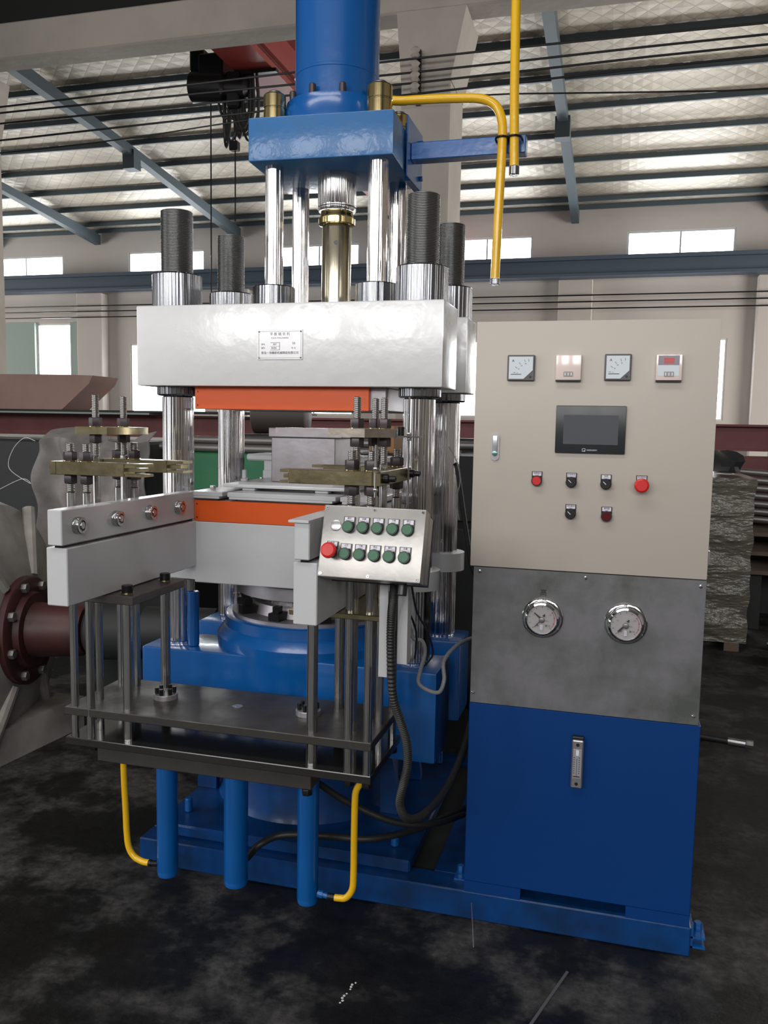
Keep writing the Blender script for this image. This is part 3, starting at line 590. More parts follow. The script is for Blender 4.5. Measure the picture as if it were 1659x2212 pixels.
# lift cylinders
def lift(x, r_, label, zb):
    t = thing('lift_cylinder', label, 'cylinder', (x, 2.33, zb), 'blue lift cylinders hanging under the ejector plates')
    MB().lathe((x, 2.33, zb), [(0, r_-.008), (.004, r_-.002), (.018, r_), (.020, r_*.985), (.022, r_), (.5065-zb, r_)], 36).build('barrel', BLUE, t); return t
l1 = lift(-1.347, .034, 'left of the three blue lift cylinders under the dark plates', .082)
l2 = lift(-1.105, .038, 'middle and thickest of the three blue lift cylinders under the dark plates', .09)
l3 = lift(-.863, .033, 'right of the three blue lift cylinders under the dark plates', .072)
MB().rod((-1.382, 2.33, .115), (-1.405, 2.33, .112), .010, 14).build('port', BLACKM, l1)
MB().rod((-.829, 2.33, .108), (-.812, 2.33, .106), .012, 14).rod((-.812, 2.33, .106), (-.797, 2.33, .104), .009, 14).build('port', BLUE, l3)
t = thing('return_pipe', 'yellow bent pipe at the foot of the left blue lift cylinder', 'pipe', (-1.49, 2.33, .11))
MB().tube([(-1.512, 2.33, .552), (-1.512, 2.33, .53), (-1.503, 2.33, .49), (-1.505, 2.33, .44), (-1.503, 2.33, .36), (-1.499, 2.33, .27), (-1.497, 2.33, .21), (-1.490, 2.33, .155), (-1.470, 2.33, .125), (-1.44, 2.33, .113), (-1.415, 2.33, .112)], .0105, 16, 5).build('pipe', YELLOW, t)
MB().rod((-1.416, 2.33, .112), (-1.4055, 2.33, .112), .011, 12).build('fitting', BLACKM, t)
t = thing('return_pipe', 'yellow bent pipe at the foot of the right blue lift cylinder', 'pipe', (-.72, 2.33, .1))
MB().tube([(-.795, 2.33, .494), (-.74, 2.33, .498), (-.700, 2.33, .497), (-.698, 2.33, .480), (-.710, 2.33, .455), (-.7135, 2.33, .42), (-.7145, 2.33, .30), (-.7145, 2.33, .19), (-.718, 2.33, .14), (-.737, 2.33, .110), (-.76, 2.33, .1045), (-.775, 2.33, .104)], .0105, 16, 5).build('pipe', YELLOW, t)
MB().rod((-.797, 2.33, .104), (-.774, 2.33, .104), .011, 12).build('fitting', BLACKM, t)
tag(MB().tube([(-1.110, 2.375, .135), (-1.094, 2.40, .150), (-1.056, 2.40, .195), (-.997, 2.45, .213), (-.853, 2.45, .232), (-.697, 2.45, .246), (-.581, 2.60, .225), (-.495, 2.8, .20), (-.45, 3.0, .15)], .0115, 12, 6).build('hydraulic_hose', RUBBER), 'black hose arching from the middle blue lift cylinder along the skid', 'hose')
tag(MB().tube([(-.855, 2.35, .46), (-.848, 2.40, .425), (-.776, 2.45, .357), (-.635, 2.5, .288), (-.527, 2.6, .25), (-.46, 2.8, .20)], .0105, 12, 6).build('hydraulic_hose', RUBBER), 'black hose slanting down from under the dark plates to the cabinet', 'hose')

# ------------------------------------------------------------------ button and gauge makers
def legend_holder(x, y, z, par, name, lines):
    """front at -y; (x,z) is the button centre on the plane y"""
    pts = [(x-.015, z+.027), (x-.015, z)]
    for k in range(9): an = PI+PI*k/8; pts.append((x+.0155*math.cos(an), z+.0155*math.sin(an)))
    pts += [(x+.015, z), (x+.015, z+.027)]
    h = MB().prism(pts, y-.003, y, 'y').build(name, BLACKP, par)
    MB().box(x-.0125, x+.0125, y-.0038, y-.003, z+.0145, z+.0255).build('legend_plate', PAPER, h)
    text(lines[0], .0055, INK, h, (x, y-.004, z+.0222)); text(lines[1], .0035, INKG, h, (x, y-.004, z+.0172))
    return h
def push_button(x, y, z, par, lines, capm=GREEN, mushroom=False):
    h = legend_holder(x, y, z, par, 'push_button', lines)
    MB().lathe((x, y-.003, z), [(0, .0155), (.010, .0155), (.012, .0145)], 28, (0, -1, 0)).build('button_ring', BLACKP, h)
    if mushroom: MB().lathe((x, y-.015, z), [(0, .011), (.008, .012), (.010, .0195), (.014, .0205), (.019, .0195), (.022, .015)], 32, (0, -1, 0)).build('button_cap', capm, h)
    else: MB().lathe((x, y-.0115, z), [(0, .0128), (.004, .0128), (.005, .012)], 28, (0, -1, 0)).build('button_cap', capm, h)
    return h
LN = [('模开', 'MOLD OPEN'), ('合模', 'MOLD CLOSE'), ('上升', 'UP'), ('下降', 'DOWN'), ('停止', 'STOP')]

# ------------------------------------------------------------------ pendant control box
pb = thing('button_box', 'grey metal button box with eleven green and red buttons, tilted back before the rods', 'control box', (-.58014, 2.0, 1.2577), rot=(R(-16.696), R(.34), R(-.04)))
W2, H2 = .1332, .0919
MB().box(-W2, W2, 0, .055, -H2, H2, .003, 2).box(-W2+.004, W2-.004, .0552, .112, -H2+.004, H2-.004, .003).build('box_shell', PENDM, pb)
MB().box(-W2+.002, W2-.002, .1125, .117, -H2+.002, H2-.002, .001).build('rear_gasket', BLACKP, pb)
for u_ in (-W2+.008, 0.0, W2-.008):
    for z_ in (-H2+.008, H2-.008):
        s_ = MB().lathe((u_, 0, z_), [(0, .0042), (.0015, .0038)], 14, (0, -1, 0)).build('cover_screw', CHR, pb)
        MB().lathe((u_, -.0015, z_), [(0, .0015), (.0004, .0015)], 8, (0, -1, 0)).build('screw_socket', INK, s_)
def uv(a, c): return (-W2+a*2*W2, H2-c*2*H2)
a_, c_ = uv(.134, .285); MB().lathe((a_, 0, c_), [(0, .0145), (.002, .014), (.0025, .013)], 28, (0, -1, 0)).build('blank_plug', ALU, pb)
for i, a in enumerate((.267, .411, .553, .70, .846)): x_, z_ = uv(a, .30); push_button(x_, 0, z_, pb, LN[i])
for i, a in enumerate((.262, .405, .548, .692, .838)): x_, z_ = uv(a, .675); push_button(x_, 0, z_, pb, LN[(i+2) % 5])
x_, z_ = uv(.125, .655); push_button(x_, 0, z_, pb, ('急停', 'EMERGENCY'), RED, True)
MB().cyl(.075, .065, -H2-.028, -H2+.001, .0125, 20, .002).build('hose_connector', BLACKP, pb)
MB().box(.055, .063, .03, .1, -H2-.001, -H2+.001).build('bottom_seam', INK, pb)
t = thing('box_stand', 'pale steel channel hanging behind the button box, open at its lower end', 'stand', (-.555, 2.14, .88))
MB().box(-.592, -.568, 2.13, 2.134, .877, 1.20).box(-.592, -.588, 2.134, 2.17, .877, 1.20).build('stand_flange', WHITE, t, smooth=False)
MB().box(-.541, -.514, 2.13, 2.134, .917, 1.20).box(-.518, -.514, 2.134, 2.17, .917, 1.20).build('stand_flange', WHITE, t, smooth=False)
MB().box(-.5675, -.5415, 2.145, 2.149, 1.0, 1.19).build('stand_web', NUTM, t, smooth=False)
HP = [(-.507, 2.062, 1.137), (-.536, 2.075, 1.10), (-.55, 2.1, 1.054), (-.553, 2.11, .961), (-.545, 2.11, .835), (-.528, 2.13, .76), (-.512, 2.14, .70), (-.508, 2.14, .634), (-.518, 2.14, .581), (-.532, 2.16, .513), (-.519, 2.2, .455), (-.495, 2.3, .424), (-.463, 2.45, .434), (-.44, 2.6, .49), (-.435, 2.75, .55)]
hz = MB(); HP[0] = (-.536, 2.072, 1.150); HP[1] = (-.540, 2.08, 1.11)
hz.tube(HP, .0125, 12, 24, .14)
tag(hz.build('conduit_hose', RUBBER), 'black corrugated conduit looping from the button box down to the cabinet', 'hose')
tag(MB().tube([(-.66, 2.60, .90), (-.649, 2.55, .919), (-.616, 2.55, .929), (-.595, 2.55, .881), (-.566, 2.55, .873), (-.556, 2.55, .837), (-.57, 2.55, .775), (-.574, 2.55, .737), (-.547, 2.55, .717), (-.508, 2.55, .713), (-.494, 2.56, .752), (-.503, 2.6, .804), (-.471, 2.7, .837), (-.41, 2.85, .84)], .0068, 10, 12, .10).build('spiral_cable', GREYC), 'grey spiral-wrapped cable looping between press column and cabinet', 'cable')
tag(MB().tube([(-.552, 2.14, 1.13), (-.535, 2.2, 1.059), (-.524, 2.25, 1.0), (-.55, 2.4, .92), (-.60, 2.6, .8)], .003, 8, 5).build('thin_cable', RUBBER), 'thin black cable hanging beside the corrugated conduit', 'cable')
tag(MB().tube([(-.505, 2.12, 1.15), (-.506, 2.2, 1.049), (-.497, 2.3, .97), (-.52, 2.5, .85), (-.56, 2.56, .79)], .003, 8, 5).build('thin_cable', RUBBER), 'thin black cable dropping from the right end of the button box', 'cable')
tag(MB().tube([(-.56, 3.0, 1.42), (-.55, 3.0, 1.396), (-.526, 3.0, 1.254), (-.502, 3.0, 1.12), (-.486, 3.0, 1.045), (-.45, 3.0, .98)], .010, 10, 14, .12).build('conduit_hose', RUBBER), 'black conduit behind the beige cabinet beside the rear column', 'hose')
tag(MB().tube([(-.575, 2.95, 1.48), (-.545, 2.95, 1.43), (-.53, 2.95, 1.36), (-.54, 2.95, 1.30), (-.53, 2.95, 1.22)], .0022, 6, 6).build('thin_wire', GREYC), 'thin pale wire curling beside the rear right column', 'wire')

# ------------------------------------------------------------------ oil tank, instrument panel, control cabinet
YF = 2.505
k = thing('oil_tank', 'blue sheet-steel oil tank under the grey gauge panel', 'tank', (-.07, YF, .0925))
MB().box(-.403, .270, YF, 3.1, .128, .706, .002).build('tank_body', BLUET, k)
for q in ((-.403, -.227), (.088, .270)): MB().box(*q, YF+.001, 3.09, .0926, .1278).build('foot_strip', BLUET, k, smooth=False)
lg = MB().box(-.0885, -.054, YF-.022, YF-.0003, .483, .631, .0035).build('level_gauge', ALU, k)
MB().box(-.0885, -.054, YF-.0215, YF-.0005, .6315, .641, .002).build('gauge_end_cap', BLACKP, lg)
MB().box(-.0835, -.059, YF-.0235, YF-.022, .515, .604, .0005).build('gauge_window', mat('clear_gauge_window', (.30, .30, .32), .15, coat=1), lg)
MB().box(-.0755, -.067, YF-.0242, YF-.0235, .585, .602).build('oil_float', PAPER, lg)
ti = MB()
for i in range(8): z = .530+i*.0068; ti.box(-.0815, -.0785, YF-.0243, YF-.0235, z, z+.0022); ti.box(-.0665, -.0635, YF-.0243, YF-.0235, z, z+.0022)
ti.box(-.0728, -.0718, YF-.0243, YF-.0235, .523, .575); ti.box(-.0815, -.062, YF-.0243, YF-.0235, .519, .522); ti.build('gauge_scale', mat('scale_print', (.05, .01, .015), .5), lg)
for z in (.497, .617): MB().lathe((-.0712, YF-.022, z), [(0, .0052), (.0012, .0048)], 16, (0, -1, 0)).build('gauge_screw', BLACKP, lg)

ip = thing('gauge_panel', 'smudged stainless instrument panel with two round pressure gauges', 'panel', (-.07, YF, .7065))
MB().box(-.400, .262, YF+.003, 3.08, .7066, 1.132, .001).build('panel_housing', BLACKM, ip)
MB().box(-.401, .263, YF-.001, YF+.0025, .708, 1.131, .0006).build('face_sheet', STAIN, ip)
for (x, z) in ((-.382, 1.117), (-.07, 1.117), (.248, 1.113), (-.392, .74), (.248, .735)):
    MB().lathe((x, YF-.001, z), [(0, .0055), (.002, .005), (.0035, .003)], 14, (0, -1, 0)).build('panel_screw', CHR, ip)
text('高', .021, INK, ip, (-.190, YF-.0016, 1.064), 'handwriting')
def gauge(x, z, low):
    r_ = .0605
    g = MB().lathe((x, YF-.0012, z), [(0, r_), (.004, r_), (.006, r_-.003), (.007, .052), (.018, .051), (.026, .049), (.030, .044), (.029, .0425), (.024, .0425)], 56, (0, -1, 0)).build('pressure_gauge', CHR, ip)
    MB().lathe((x, YF-.025, z), [(0, .0424), (.0006, .0424)], 48, (0, -1, 0)).build('dial', DIAL, g)
    y = YF-.0262
    sc = MB()
    for i in range(11):
        an = R(225-i*27); ca, sa = math.cos(an), math.sin(an)
        sc.prism([(x+ca*.034-sa*.0006, z+sa*.034+ca*.0006), (x+ca*.039-sa*.0006, z+sa*.039+ca*.0006), (x+ca*.039+sa*.0006, z+sa*.039-ca*.0006), (x+ca*.034+sa*.0006, z+sa*.034-ca*.0006)], y, y+.0004, 'y')
    sc.build('dial_marks', INK, g)
    rb = MB(); pts = []
    for i in range(13): an = R(40-i*6.5); pts.append((x+.0375*math.cos(an), z+.0375*math.sin(an)))
    for i in range(12, -1, -1): an = R(40-i*6.5); pts.append((x+.0360*math.cos(an), z+.0360*math.sin(an)))
    rb.prism(pts, y, y+.0004, 'y'); rb.build('red_zone', RED, g)
    def needle(an, w, l0, l1, mt, nm, yy):
        ca, sa = math.cos(an), math.sin(an)
        MB().prism([(x-sa*w+ca*l0, z+ca*w+sa*l0), (x+ca*l1-sa*w*.4, z+sa*l1+ca*w*.4), (x+ca*l1+sa*w*.4, z+sa*l1-ca*w*.4), (x+sa*w+ca*l0, z-ca*w+sa*l0)], yy-.0006, yy, 'y').build(nm, mt, g)
    needle(R(140 if low else 222), .0035, 0, .030, INK, 'needle', y-.001); needle(R(228), .002, 0, .032, INK, 'needle', y-.003)
    needle(R(62), .004, .010, .018, BLACKP, 'pointer', y-.001)
    MB().lathe((x, y-.001, z-.002), [(0, .009), (.004, .008), (.005, .006)], 20, (0, -1, 0)).build('dial_hub', PIPEM, g)
    MB().box(x-.005, x+.004, y-.004, y, z-.032, z-.016, .0008).build('contact_block', PAPER, g)
    for dx in (-.013, .013): MB().lathe((x+dx, y, z-.018), [(0, .0032), (.002, .003)], 10, (0, -1, 0)).build('contact_screw', PIPEM, g)
    text('MPa', .006, INKG, g, (x+.014, y-.0002, z-.004)); text('30', .008, INKG, g, (x+.024, y-.0002, z+.014)); text('10', .007, INKG, g, (x-.024, y-.0002, z+.012)); text('40', .007, INKG, g, (x+.022, y-.0002, z-.018))
    MB().lathe((x, y-.0042, z), [(0, .0423), (.0005, .0423)], 40, (0, -1, 0)).build('gauge_glass', CLEAR, g)
    for an in (90, 212, 328): MB().lathe((x+.0555*math.cos(R(an)), YF-.0065, z+.0555*math.sin(R(an))), [(0, .0028), (.002, .0022)], 10, (0, -1, 0)).build('bezel_screw', CHR, g)
gauge(-.190, .989, True); gauge(.049, .991, False)

c = thing('control_cabinet', 'beige electrical cabinet with meters, touch screen and switches', 'cabinet', (-.07, YF, 1.1325))
MB().box(-.404, .260, YF+.016, 3.02, 1.1326, 1.858, .003).build('cabinet_body', BEIGE, c)
MB().box(-.412, .263, YF-.004, YF+.0155, 1.1330, 1.860, .003, 2).build('door', BEIGE, c)
YD = YF-.004
MB().box(.2635, .2675, YD, YD+.03, 1.176, 1.215, .001).build('hinge', ALU, c)
def ammeter(x0, x1, z0, z1):
    a = MB().box(x0, x1, YD-.010, YD, z0, z1, .002).build('ammeter', mat('dark_meter_bezel', (.09, .085, .09), .4), c)
    i = .005; X0, X1, Z0, Z1 = x0+i, x1-i, z0+i, z1-i; w = X1-X0
    MB().prism([(X0, Z0), (X0+w*.62, Z0), (X1, Z0+w*.36), (X1, Z1), (X0, Z1)], YD-.0115, YD-.010, 'y').build('meter_face', METERW, a)
    y = YD-.0118
    text('A', .010, INK, a, (X0+.012, y, Z1-.012))
    sc = MB(); ox, oz = X1-.012, Z0+.012
    for j, an in enumerate((171, 150, 128, 106, 90)):
        ca, sa = math.cos(R(an)), math.sin(R(an)); r0, r1 = .038, .045
        sc.prism([(ox+ca*r0-sa*.0005, oz+sa*r0+ca*.0005), (ox+ca*r1-sa*.0005, oz+sa*r1+ca*.0005), (ox+ca*r1+sa*.0005, oz+sa*r1-ca*.0005), (ox+ca*r0+sa*.0005, oz+sa*r0-ca*.0005)], y, y+.0003, 'y')
        if an > 90 : text(('0', '10', '20', '40', '80')[j], .005, INKG, a, (ox+ca*.033, y, oz+sa*.033))
    sc.box(X0+.006, X0+.036, y, y+.0003, Z0+.0125, Z0+.0142); sc.build('meter_scale', INK, a)
    MB().lathe((x1-.012, YD-.010, z0+.011), [(0, .0035), (.0012, .003)], 12, (0, -1, 0)).build('adjust_screw', BLACKP, a)
ammeter(-.3175, -.2385, 1.688, 1.762); ammeter(-.0425, .0305, 1.6895, 1.7635)
def controller(x0, x1, z0, z1, dark):
    a = MB().box(x0, x1, YD-.014, YD, z0, z1, .003, 2).build('temperature_controller', PINK, c)
    y = YD-.0145
    if dark:
        MB().box(x0+.005, x1-.008, y, YD-.0141, (z0+z1)/2+.006, z1-.004).build('display_band', mat('dim_display', (.28, .26, .30), .2, coat=1), a)
        MB().box(x0+.020, x1-.022, y-.0004, y, (z0+z1)/2+.010, z1-.010).build('led_display', mat('red_display', (.5, .08, .08), .3), a)
        MB().box(x0+.005, x1-.008, y, YD-.0141, z0+.012, (z0+z1)/2+.005).build('dial_field', METERW, a)
    MB().box((x0+x1)/2-.013, (x0+x1)/2+.013, y-.0008, y-.0002, z0+.010, z0+.024).build('thumbwheel_strip', PIPEM, a)
    for j in range(3): MB().box((x0+x1)/2-.010+j*.0085, (x0+x1)/2-.007+j*.0085, y-.0014, y-.0009, z0+.013, z0+.021).build('thumbwheel', PAPER, a)
    MB().box(x0, x1, YD-.0135, YD-.0005, z0-.003, z0-.0003).build('cover_shadow_strip', BLACKP, a)  # solid black strip put in as the shadow line under the cover
controller(-.178, -.107, 1.690, 1.762, False); controller(.097, .166, 1.690, 1.762, True)
sc = MB().box(-.1725, .0235, YD-.008, YD, 1.481, 1.618, .003, 2).build('touch_screen', mat('screen_bezel', (.022, .026, .028), .3), c)
MB().box(-.150, .003, YD-.0088, YD-.0081, 1.507, 1.591).build('display_glass', GLASS, sc)
f = MB()
for q in ((-.0955, -.0860, 1.4945, 1.4955), (-.0955, -.0860, 1.4865, 1.4875), (-.0955, -.0945, 1.4865, 1.4955), (-.087, -.086, 1.490, 1.4955)): f.box(q[0], q[1], YD-.0085, YD-.0081, q[2], q[3])
f.prism([(-.092, 1.4905), (-.090, 1.4885), (-.0855, 1.4915), (-.0865, 1.4875), (-.090, 1.4865)], YD-.0085, YD-.0081, 'y'); f.build('logo_mark', PAPER, sc)
text('WEINVIEW', .006, PAPER, sc, (-.068, YD-.0083, 1.4905))
hd = MB(); pts = []
for kx in range(9): an = PI*kx/8; pts.append((-.347+.0125*math.cos(an), 1.5225+.0125*math.sin(an)))
for kx in range(9): an = PI+PI*kx/8; pts.append((-.347+.0125*math.cos(an), 1.4655+.0125*math.sin(an)))
hd.prism(pts, YD-.004, YD, 'y'); ho = hd.build('door_handle', HANDLEM, c)
MB().box(-.354, -.340, YD-.009, YD-.004, 1.480, 1.528, .003, 2).build('handle_lever', HANDLEM, ho)
MB().lathe((-.3475, YD-.0045, 1.4745), [(0, .0078), (.006, .007), (.0065, .005)], 20, (0, -1, 0)).build('key_lock', mat('teal_lock', (.20, .36, .33), .25, metal=.7), ho)
push_button(-.221, YD, 1.398, c, ('电源指示', 'POWER'), RED)
push_button(.0735, YD, 1.3955, c, ('急停按钮', 'EMERGENCY'), RED, True)
push_button(-.019, YD, 1.302, c, ('蜂鸣器', 'ALARM'), DRED)
def selector(x, z, ln):
    h = legend_holder(x, YD, z, c, 'selector_switch', ln)
    MB().lathe((x, YD-.003, z), [(0, .0155), (.010, .0155), (.012, .0135), (.020, .0125)], 24, (0, -1, 0)).build('knob', BLACKP, h)
    ca, sa = math.cos(R(135)), math.sin(R(135)); w = .0009
    MB().prism([(x-.001*ca-sa*w, z-.001*sa+ca*w), (x+.0105*ca-sa*w, z+.0105*sa+ca*w), (x+.0105*ca+sa*w, z+.0105*sa-ca*w), (x-.001*ca+sa*w, z-.001*sa-ca*w)], YD-.0238, YD-.0231, 'y').build('knob_mark', PAPER, h)
selector(-.122, 1.397, ('手动自动', 'MANUAL AUTO')); selector(-.0245, 1.395, ('加热', 'HEATING')); selector(-.1205, 1.305, ('单机联动', 'SINGLE'))

# ------------------------------------------------------------------ things on the floor near the press
tag(MB().tube([(-.372, 2.47, .078), (-.345, 2.36, .004)], .0014, 6, 1).build('steel_wire', ALU), 'short thin bright wire leaning on the skid below the cabinet', 'wire')
tag(MB().box(-.004, .004, 0, .62, 0, .003).build('metal_strip', PIPEM), 'thin metal strip lying on the floor at the bottom edge', 'strip')
st = bpy.data.objects['metal_strip']; st.location = (-.26, 1.74, .0005); st.rotation_euler = (0, 0, R(-18))
dr = MB()
for (x, y, r_) in ((-.636, 2.11, .003), (-.643, 2.10, .004), (-.643, 2.09, .004), (-.642, 2.08, .003), (-.646, 2.06, .003), (-.650, 2.05, .004), (-.652, 2.04, .004), (-.648, 2.03, .004), (-.652, 2.02, .003)):
    dr.lathe((x, y, 0), [(0, r_), (r_*.3, r_*.8), (r_*.45, r_*.3)], 10)
o = dr.build('spilled_drops', OILW); tag(o, 'small white drops spilled on the dark floor in front of the machine', 'spill', kind='stuff')

# ------------------------------------------------------------------ background: left side
ax = Vector((.97, .20, .03)).normalized(); fc = Vector((-2.60, 3.25, .58))
t = thing('blower_machine', 'large grubby cream blower casting with dark red flange at the left edge', 'machine', (-2.75, 3.2, 0))
MB().lathe(fc-ax*.42, [(0, .30), (.02, .52), (.08, .60), (.20, .62), (.30, .58), (.36, .42), (.41, .27)], 56, ax).build('casing', BEIGEM, t)
MB().prism([(-3.1, 3.0), (-2.6, 3.0), (-2.55, 3.6), (-3.1, 3.6)], 0, .16, 'z').build('foot', BEIGEM, t)
for an in (20, 80, 140, 200, 260, 320):
    v = (Matrix.Rotation(R(an), 3, ax) @ ax.orthogonal().normalized()); a0 = fc-ax*.02+v*.26; a1 = fc-ax*.09+v*.60
    MB().rod(a0, a1, .030, 10).build('rib', BEIGEM, t)
fl = MB().lathe(fc-ax*.012, [(0, .25), (.03, .25), (.035, .24), (.035, .18), (.06, .17)], 56, ax).build('flange', OXRED, t)
o1 = ax.orthogonal().normalized()
for kx in range(8):
    v = Matrix.Rotation(2*PI*kx/8+.3, 3, ax) @ o1
    MB().hexa(fc+ax*.022+v*.215, .025, .022, ax).build('flange_bolt', PIPEM, fl)
MB().lathe(fc+ax*.05, [(0, .13), (.02, .125), (.22, .12), (.24, .11)], 40, ax).build('bearing_hub', OXRED, t)
MB().lathe(fc+ax*.30, [(0, .10), (.02, .125), (.06, .135), (.24, .135), (.27, .11), (.60, .10)], 40, ax).build('drive_shaft', DARKM, t)
tag(MB().box(-2.75, -2.15, 4.0, 4.6, 0, .75, .02).build('steel_crate', DARKM), 'dark steel crate on the floor left behind the ejector rods', 'crate')
tag(MB().box(-6.2, -3.32, 5.46, 6.1, 0, 1.40, .02).build('machine_bench', DARKM), 'dark machine bench under the draped canvas', 'bench')
cv = MB(); nx, nz = 44, 44; vs = []; fs = []
for j in range(nz+1):
    for i in range(nx+1):
        a = i/nx; b_ = j/nz; xx = -4.02+.86*a+.16*b_*(1-a)-.02*b_*a
        yy = 5.20-.11*math.sin(a*9+b_*3)*(.25+.75*b_)-.05*math.sin(a*23+4*b_)-.035*math.sin(a*13-b_*15)-.1*b_; zz = 1.45-.97*b_+.05*math.sin(a*7)*(1-b_)
        if j < 3: yy += (3-j)*.05
        vs.append((xx, yy, zz))
n0 = len(vs); vs += [(v[0], v[1]+.012, v[2]) for v in vs]
for j in range(nz):
    for i in range(nx):
        q = j*(nx+1)+i; fs.append((q, q+1, q+nx+2, q+nx+1)); fs.append((n0+q, n0+q+nx+1, n0+q+nx+2, n0+q+1))
for i in range(nx): fs += [(i, i+n0, i+1+n0, i+1), (nz*(nx+1)+i, nz*(nx+1)+i+1, nz*(nx+1)+i+1+n0, nz*(nx+1)+i+n0)]
for j in range(nz): q = j*(nx+1); fs += [(q, q+nx+1, q+nx+1+n0, q+n0), (q+nx, q+nx+n0, q+2*nx+1+n0, q+2*nx+1)]
tag(cv.add(vs, fs).build('canvas_cover', TARP), 'dirty grey canvas sheet draped behind the left clamp bars', 'cloth')
tag(MB().tube([(-4.3, 5.05, 1.02), (-4.05, 5.05, 1.13), (-3.98, 5.05, 1.10), (-4.15, 5.05, 1.20), (-4.12, 5.05, 1.33), (-4.02, 5.05, 1.42), (-3.93, 5.05, 1.40)], .0022, 6, 6).build('loose_wire', PAPER), 'thin white wire curling beside the draped canvas', 'wire')
t = thing('red_beam', 'long dark red steel I-beam lying across the back of the near bay', 'beam', (-3, 8.3, 1.38))
MB().box(-9.2, 3.6, 8.29, 8.32, 1.40, 1.60).build('web', BROWNR, t, smooth=False); MB().box(-9.2, 3.6, 8.22, 8.4, 1.60, 1.62).box(-9.2, 3.6, 8.22, 8.4, 1.38, 1.40).build('beam_flange', BROWNR, t, smooth=False)
for i, (x0, x1, z) in enumerate(((-9.2, -4.8, 1.6215), (-9.0, -3.2, 1.6445))):
    tag(MB().box(x0, x1, 8.0, 8.8, z, z+.02).build('steel_sheet', (GREENP, DARKM)[i]), ('greenish steel sheet resting on the red beam, lower of two', 'dark steel sheet on top of the red beam, left side')[i], 'sheet', 'steel sheets on the red beam')
tag(MB().prism([(-7.9, 1.665), (-5.95, 1.665), (-5.6, 1.95), (-5.55, 2.04), (-5.9, 2.05), (-7.9, 2.06)], 8.1, 8.6, 'y').build('folded_plate', SHEETR), 'pale red primed steel box section with a slanted end, left', 'plate')
for i, x in enumerate((-8.6, -6.2, -3.9, -.9, 1.4, 3.2)):
    tag(MB().box(x-.05, x+.05, 8.2, 8.45, 0, 1.379).box(x-.3, x+.3, 8.2, 8.45, 0, .06).build('trestle', DARKM), 'dark steel trestle holding up the long red beam', 'trestle', 'trestles under the red beam')
# rack with dark machinery behind the press
t = thing('machine_bed', 'green lathe-like machine bed behind the press with dark base', 'machine', (-2.2, 5.7, 0))
MB().box(-3.05, -1.3, 5.5, 6.1, .97, 1.335, .01).build('green_housing', GREENM, t); MB().box(-3.0, -1.4, 5.55, 6.05, 0, .969, .01).build('dark_base', DARKM, t)
MB().box(-3.0, -2.8, 5.49, 5.499, 1.0, 1.06).box(-2.3, -2.0, 5.49, 5.499, 1.1, 1.3).build('access_hatch', DARKM, t)
for i, (y, z, r_) in enumerate(((5.58, 1.367, .031), (5.66, 1.367, .031), (5.60, 1.425, .028), (5.74, 1.362, .026))):
    tag(MB().rod((-3.25+.1*i, y, z), (-1.0+.1*i, y, z), r_, 16).build('steel_pipe', PIPEM), ('front one of the dull steel pipes lying on the green machine bed', 'dull steel pipe second from the front on the green machine bed', 'topmost dull steel pipe on the green machine bed', 'rearmost dull steel pipe on the green machine bed')[i], 'pipe', 'steel pipes on the green machine bed')
tag(MB().lathe((-2.85, 6.35, 1.62), [(0, .13), (.01, .15), (.44, .15), (.45, .13)], 28, (1, .15, 0)).build('rubber_roll', mat('dark_rubber_roll', (.06, .045, .04), .6)), 'dark brown roll lying behind the press columns', 'roll')
tag(MB().box(-3.0, -1.0, 6.2, 6.6, 0, 1.465, .01).build('store_bench', DARKM), 'dark bench under the brown roll behind the green machine', 'bench')
t = thing('cardboard_box', 'small brown cardboard box behind the right clamp bars', 'box', (-1.37, 5.0, 1.35))
MB().box(-1.46, -1.30, 4.95, 5.15, 1.385, 1.55, .002).build('carton', CARD, t); MB().box(-1.44, -1.34, 4.93, 4.949, 1.39, 1.40).build('flap', CARD, t)
t = thing('power_unit', 'black hydraulic power unit with motor between the press and the far bench', 'pump', (-.5, 4.2, 0))
MB().box(-1.7, .2, 4.5, 5.4, 0, 1.0, .01).build('reservoir', DARKM, t); MB().box(-1.55, -.1, 4.8, 5.3, 1.0, 1.384, .01).build('valve_bank', DARKM, t)
MB().lathe((-.9, 4.0, .35), [(0, .1), (.02, .16), (.4, .16), (.44, .13)], 28, (1, 0, 0)).box(-.9, -.5, 3.9, 4.1, 0, .2).build('motor', DARKM, t)
tag(MB().lathe((-.45, 4.9, 1.47), [(-.085, .10), (-.04, .16), (.02, .14), (.07, .08), (.09, .02)], 14).build('plastic_bag', BAG), 'crumpled pale plastic bag between press and cabinet', 'bag')
# ------------------------------------------------------------------ background: right side
t = thing('wrapped_pallet', 'tall pallet load in clear stretch wrap right of the cabinet', 'pallet', (.5, 6.8, 0))
cvb = MB(); n = 24; H = 34; vs = []; fs = []
for j in range(H+1):
    z = .06+1.17*j/H
    for i in range(4*n):
        s_, f_ = divmod(i, n); f_ /= n; cs = [(-.05, 6.3), (.945, 6.3), (.945, 7.2), (-.05, 7.2)]
        a, b2 = cs[s_], cs[(s_+1) % 4]; x = a[0]+(b2[0]-a[0])*f_; y = a[1]+(b2[1]-a[1])*f_
        w_ = .010*math.sin(z*31+x*2.3+y)+.008*math.sin(z*17+x*7); nx_, ny_ = [(0, -1), (1, 0), (0, 1), (-1, 0)][s_]
        if f_ == 0: nx_, ny_ = nx_*.5, ny_*.5
        vs.append((x+nx_*w_, y+ny_*w_, z))
m4 = 4*n
for j in range(H):
    for i in range(m4): fs.append((j*m4+i, j*m4+(i+1) % m4, (j+1)*m4+(i+1) % m4, (j+1)*m4+i))
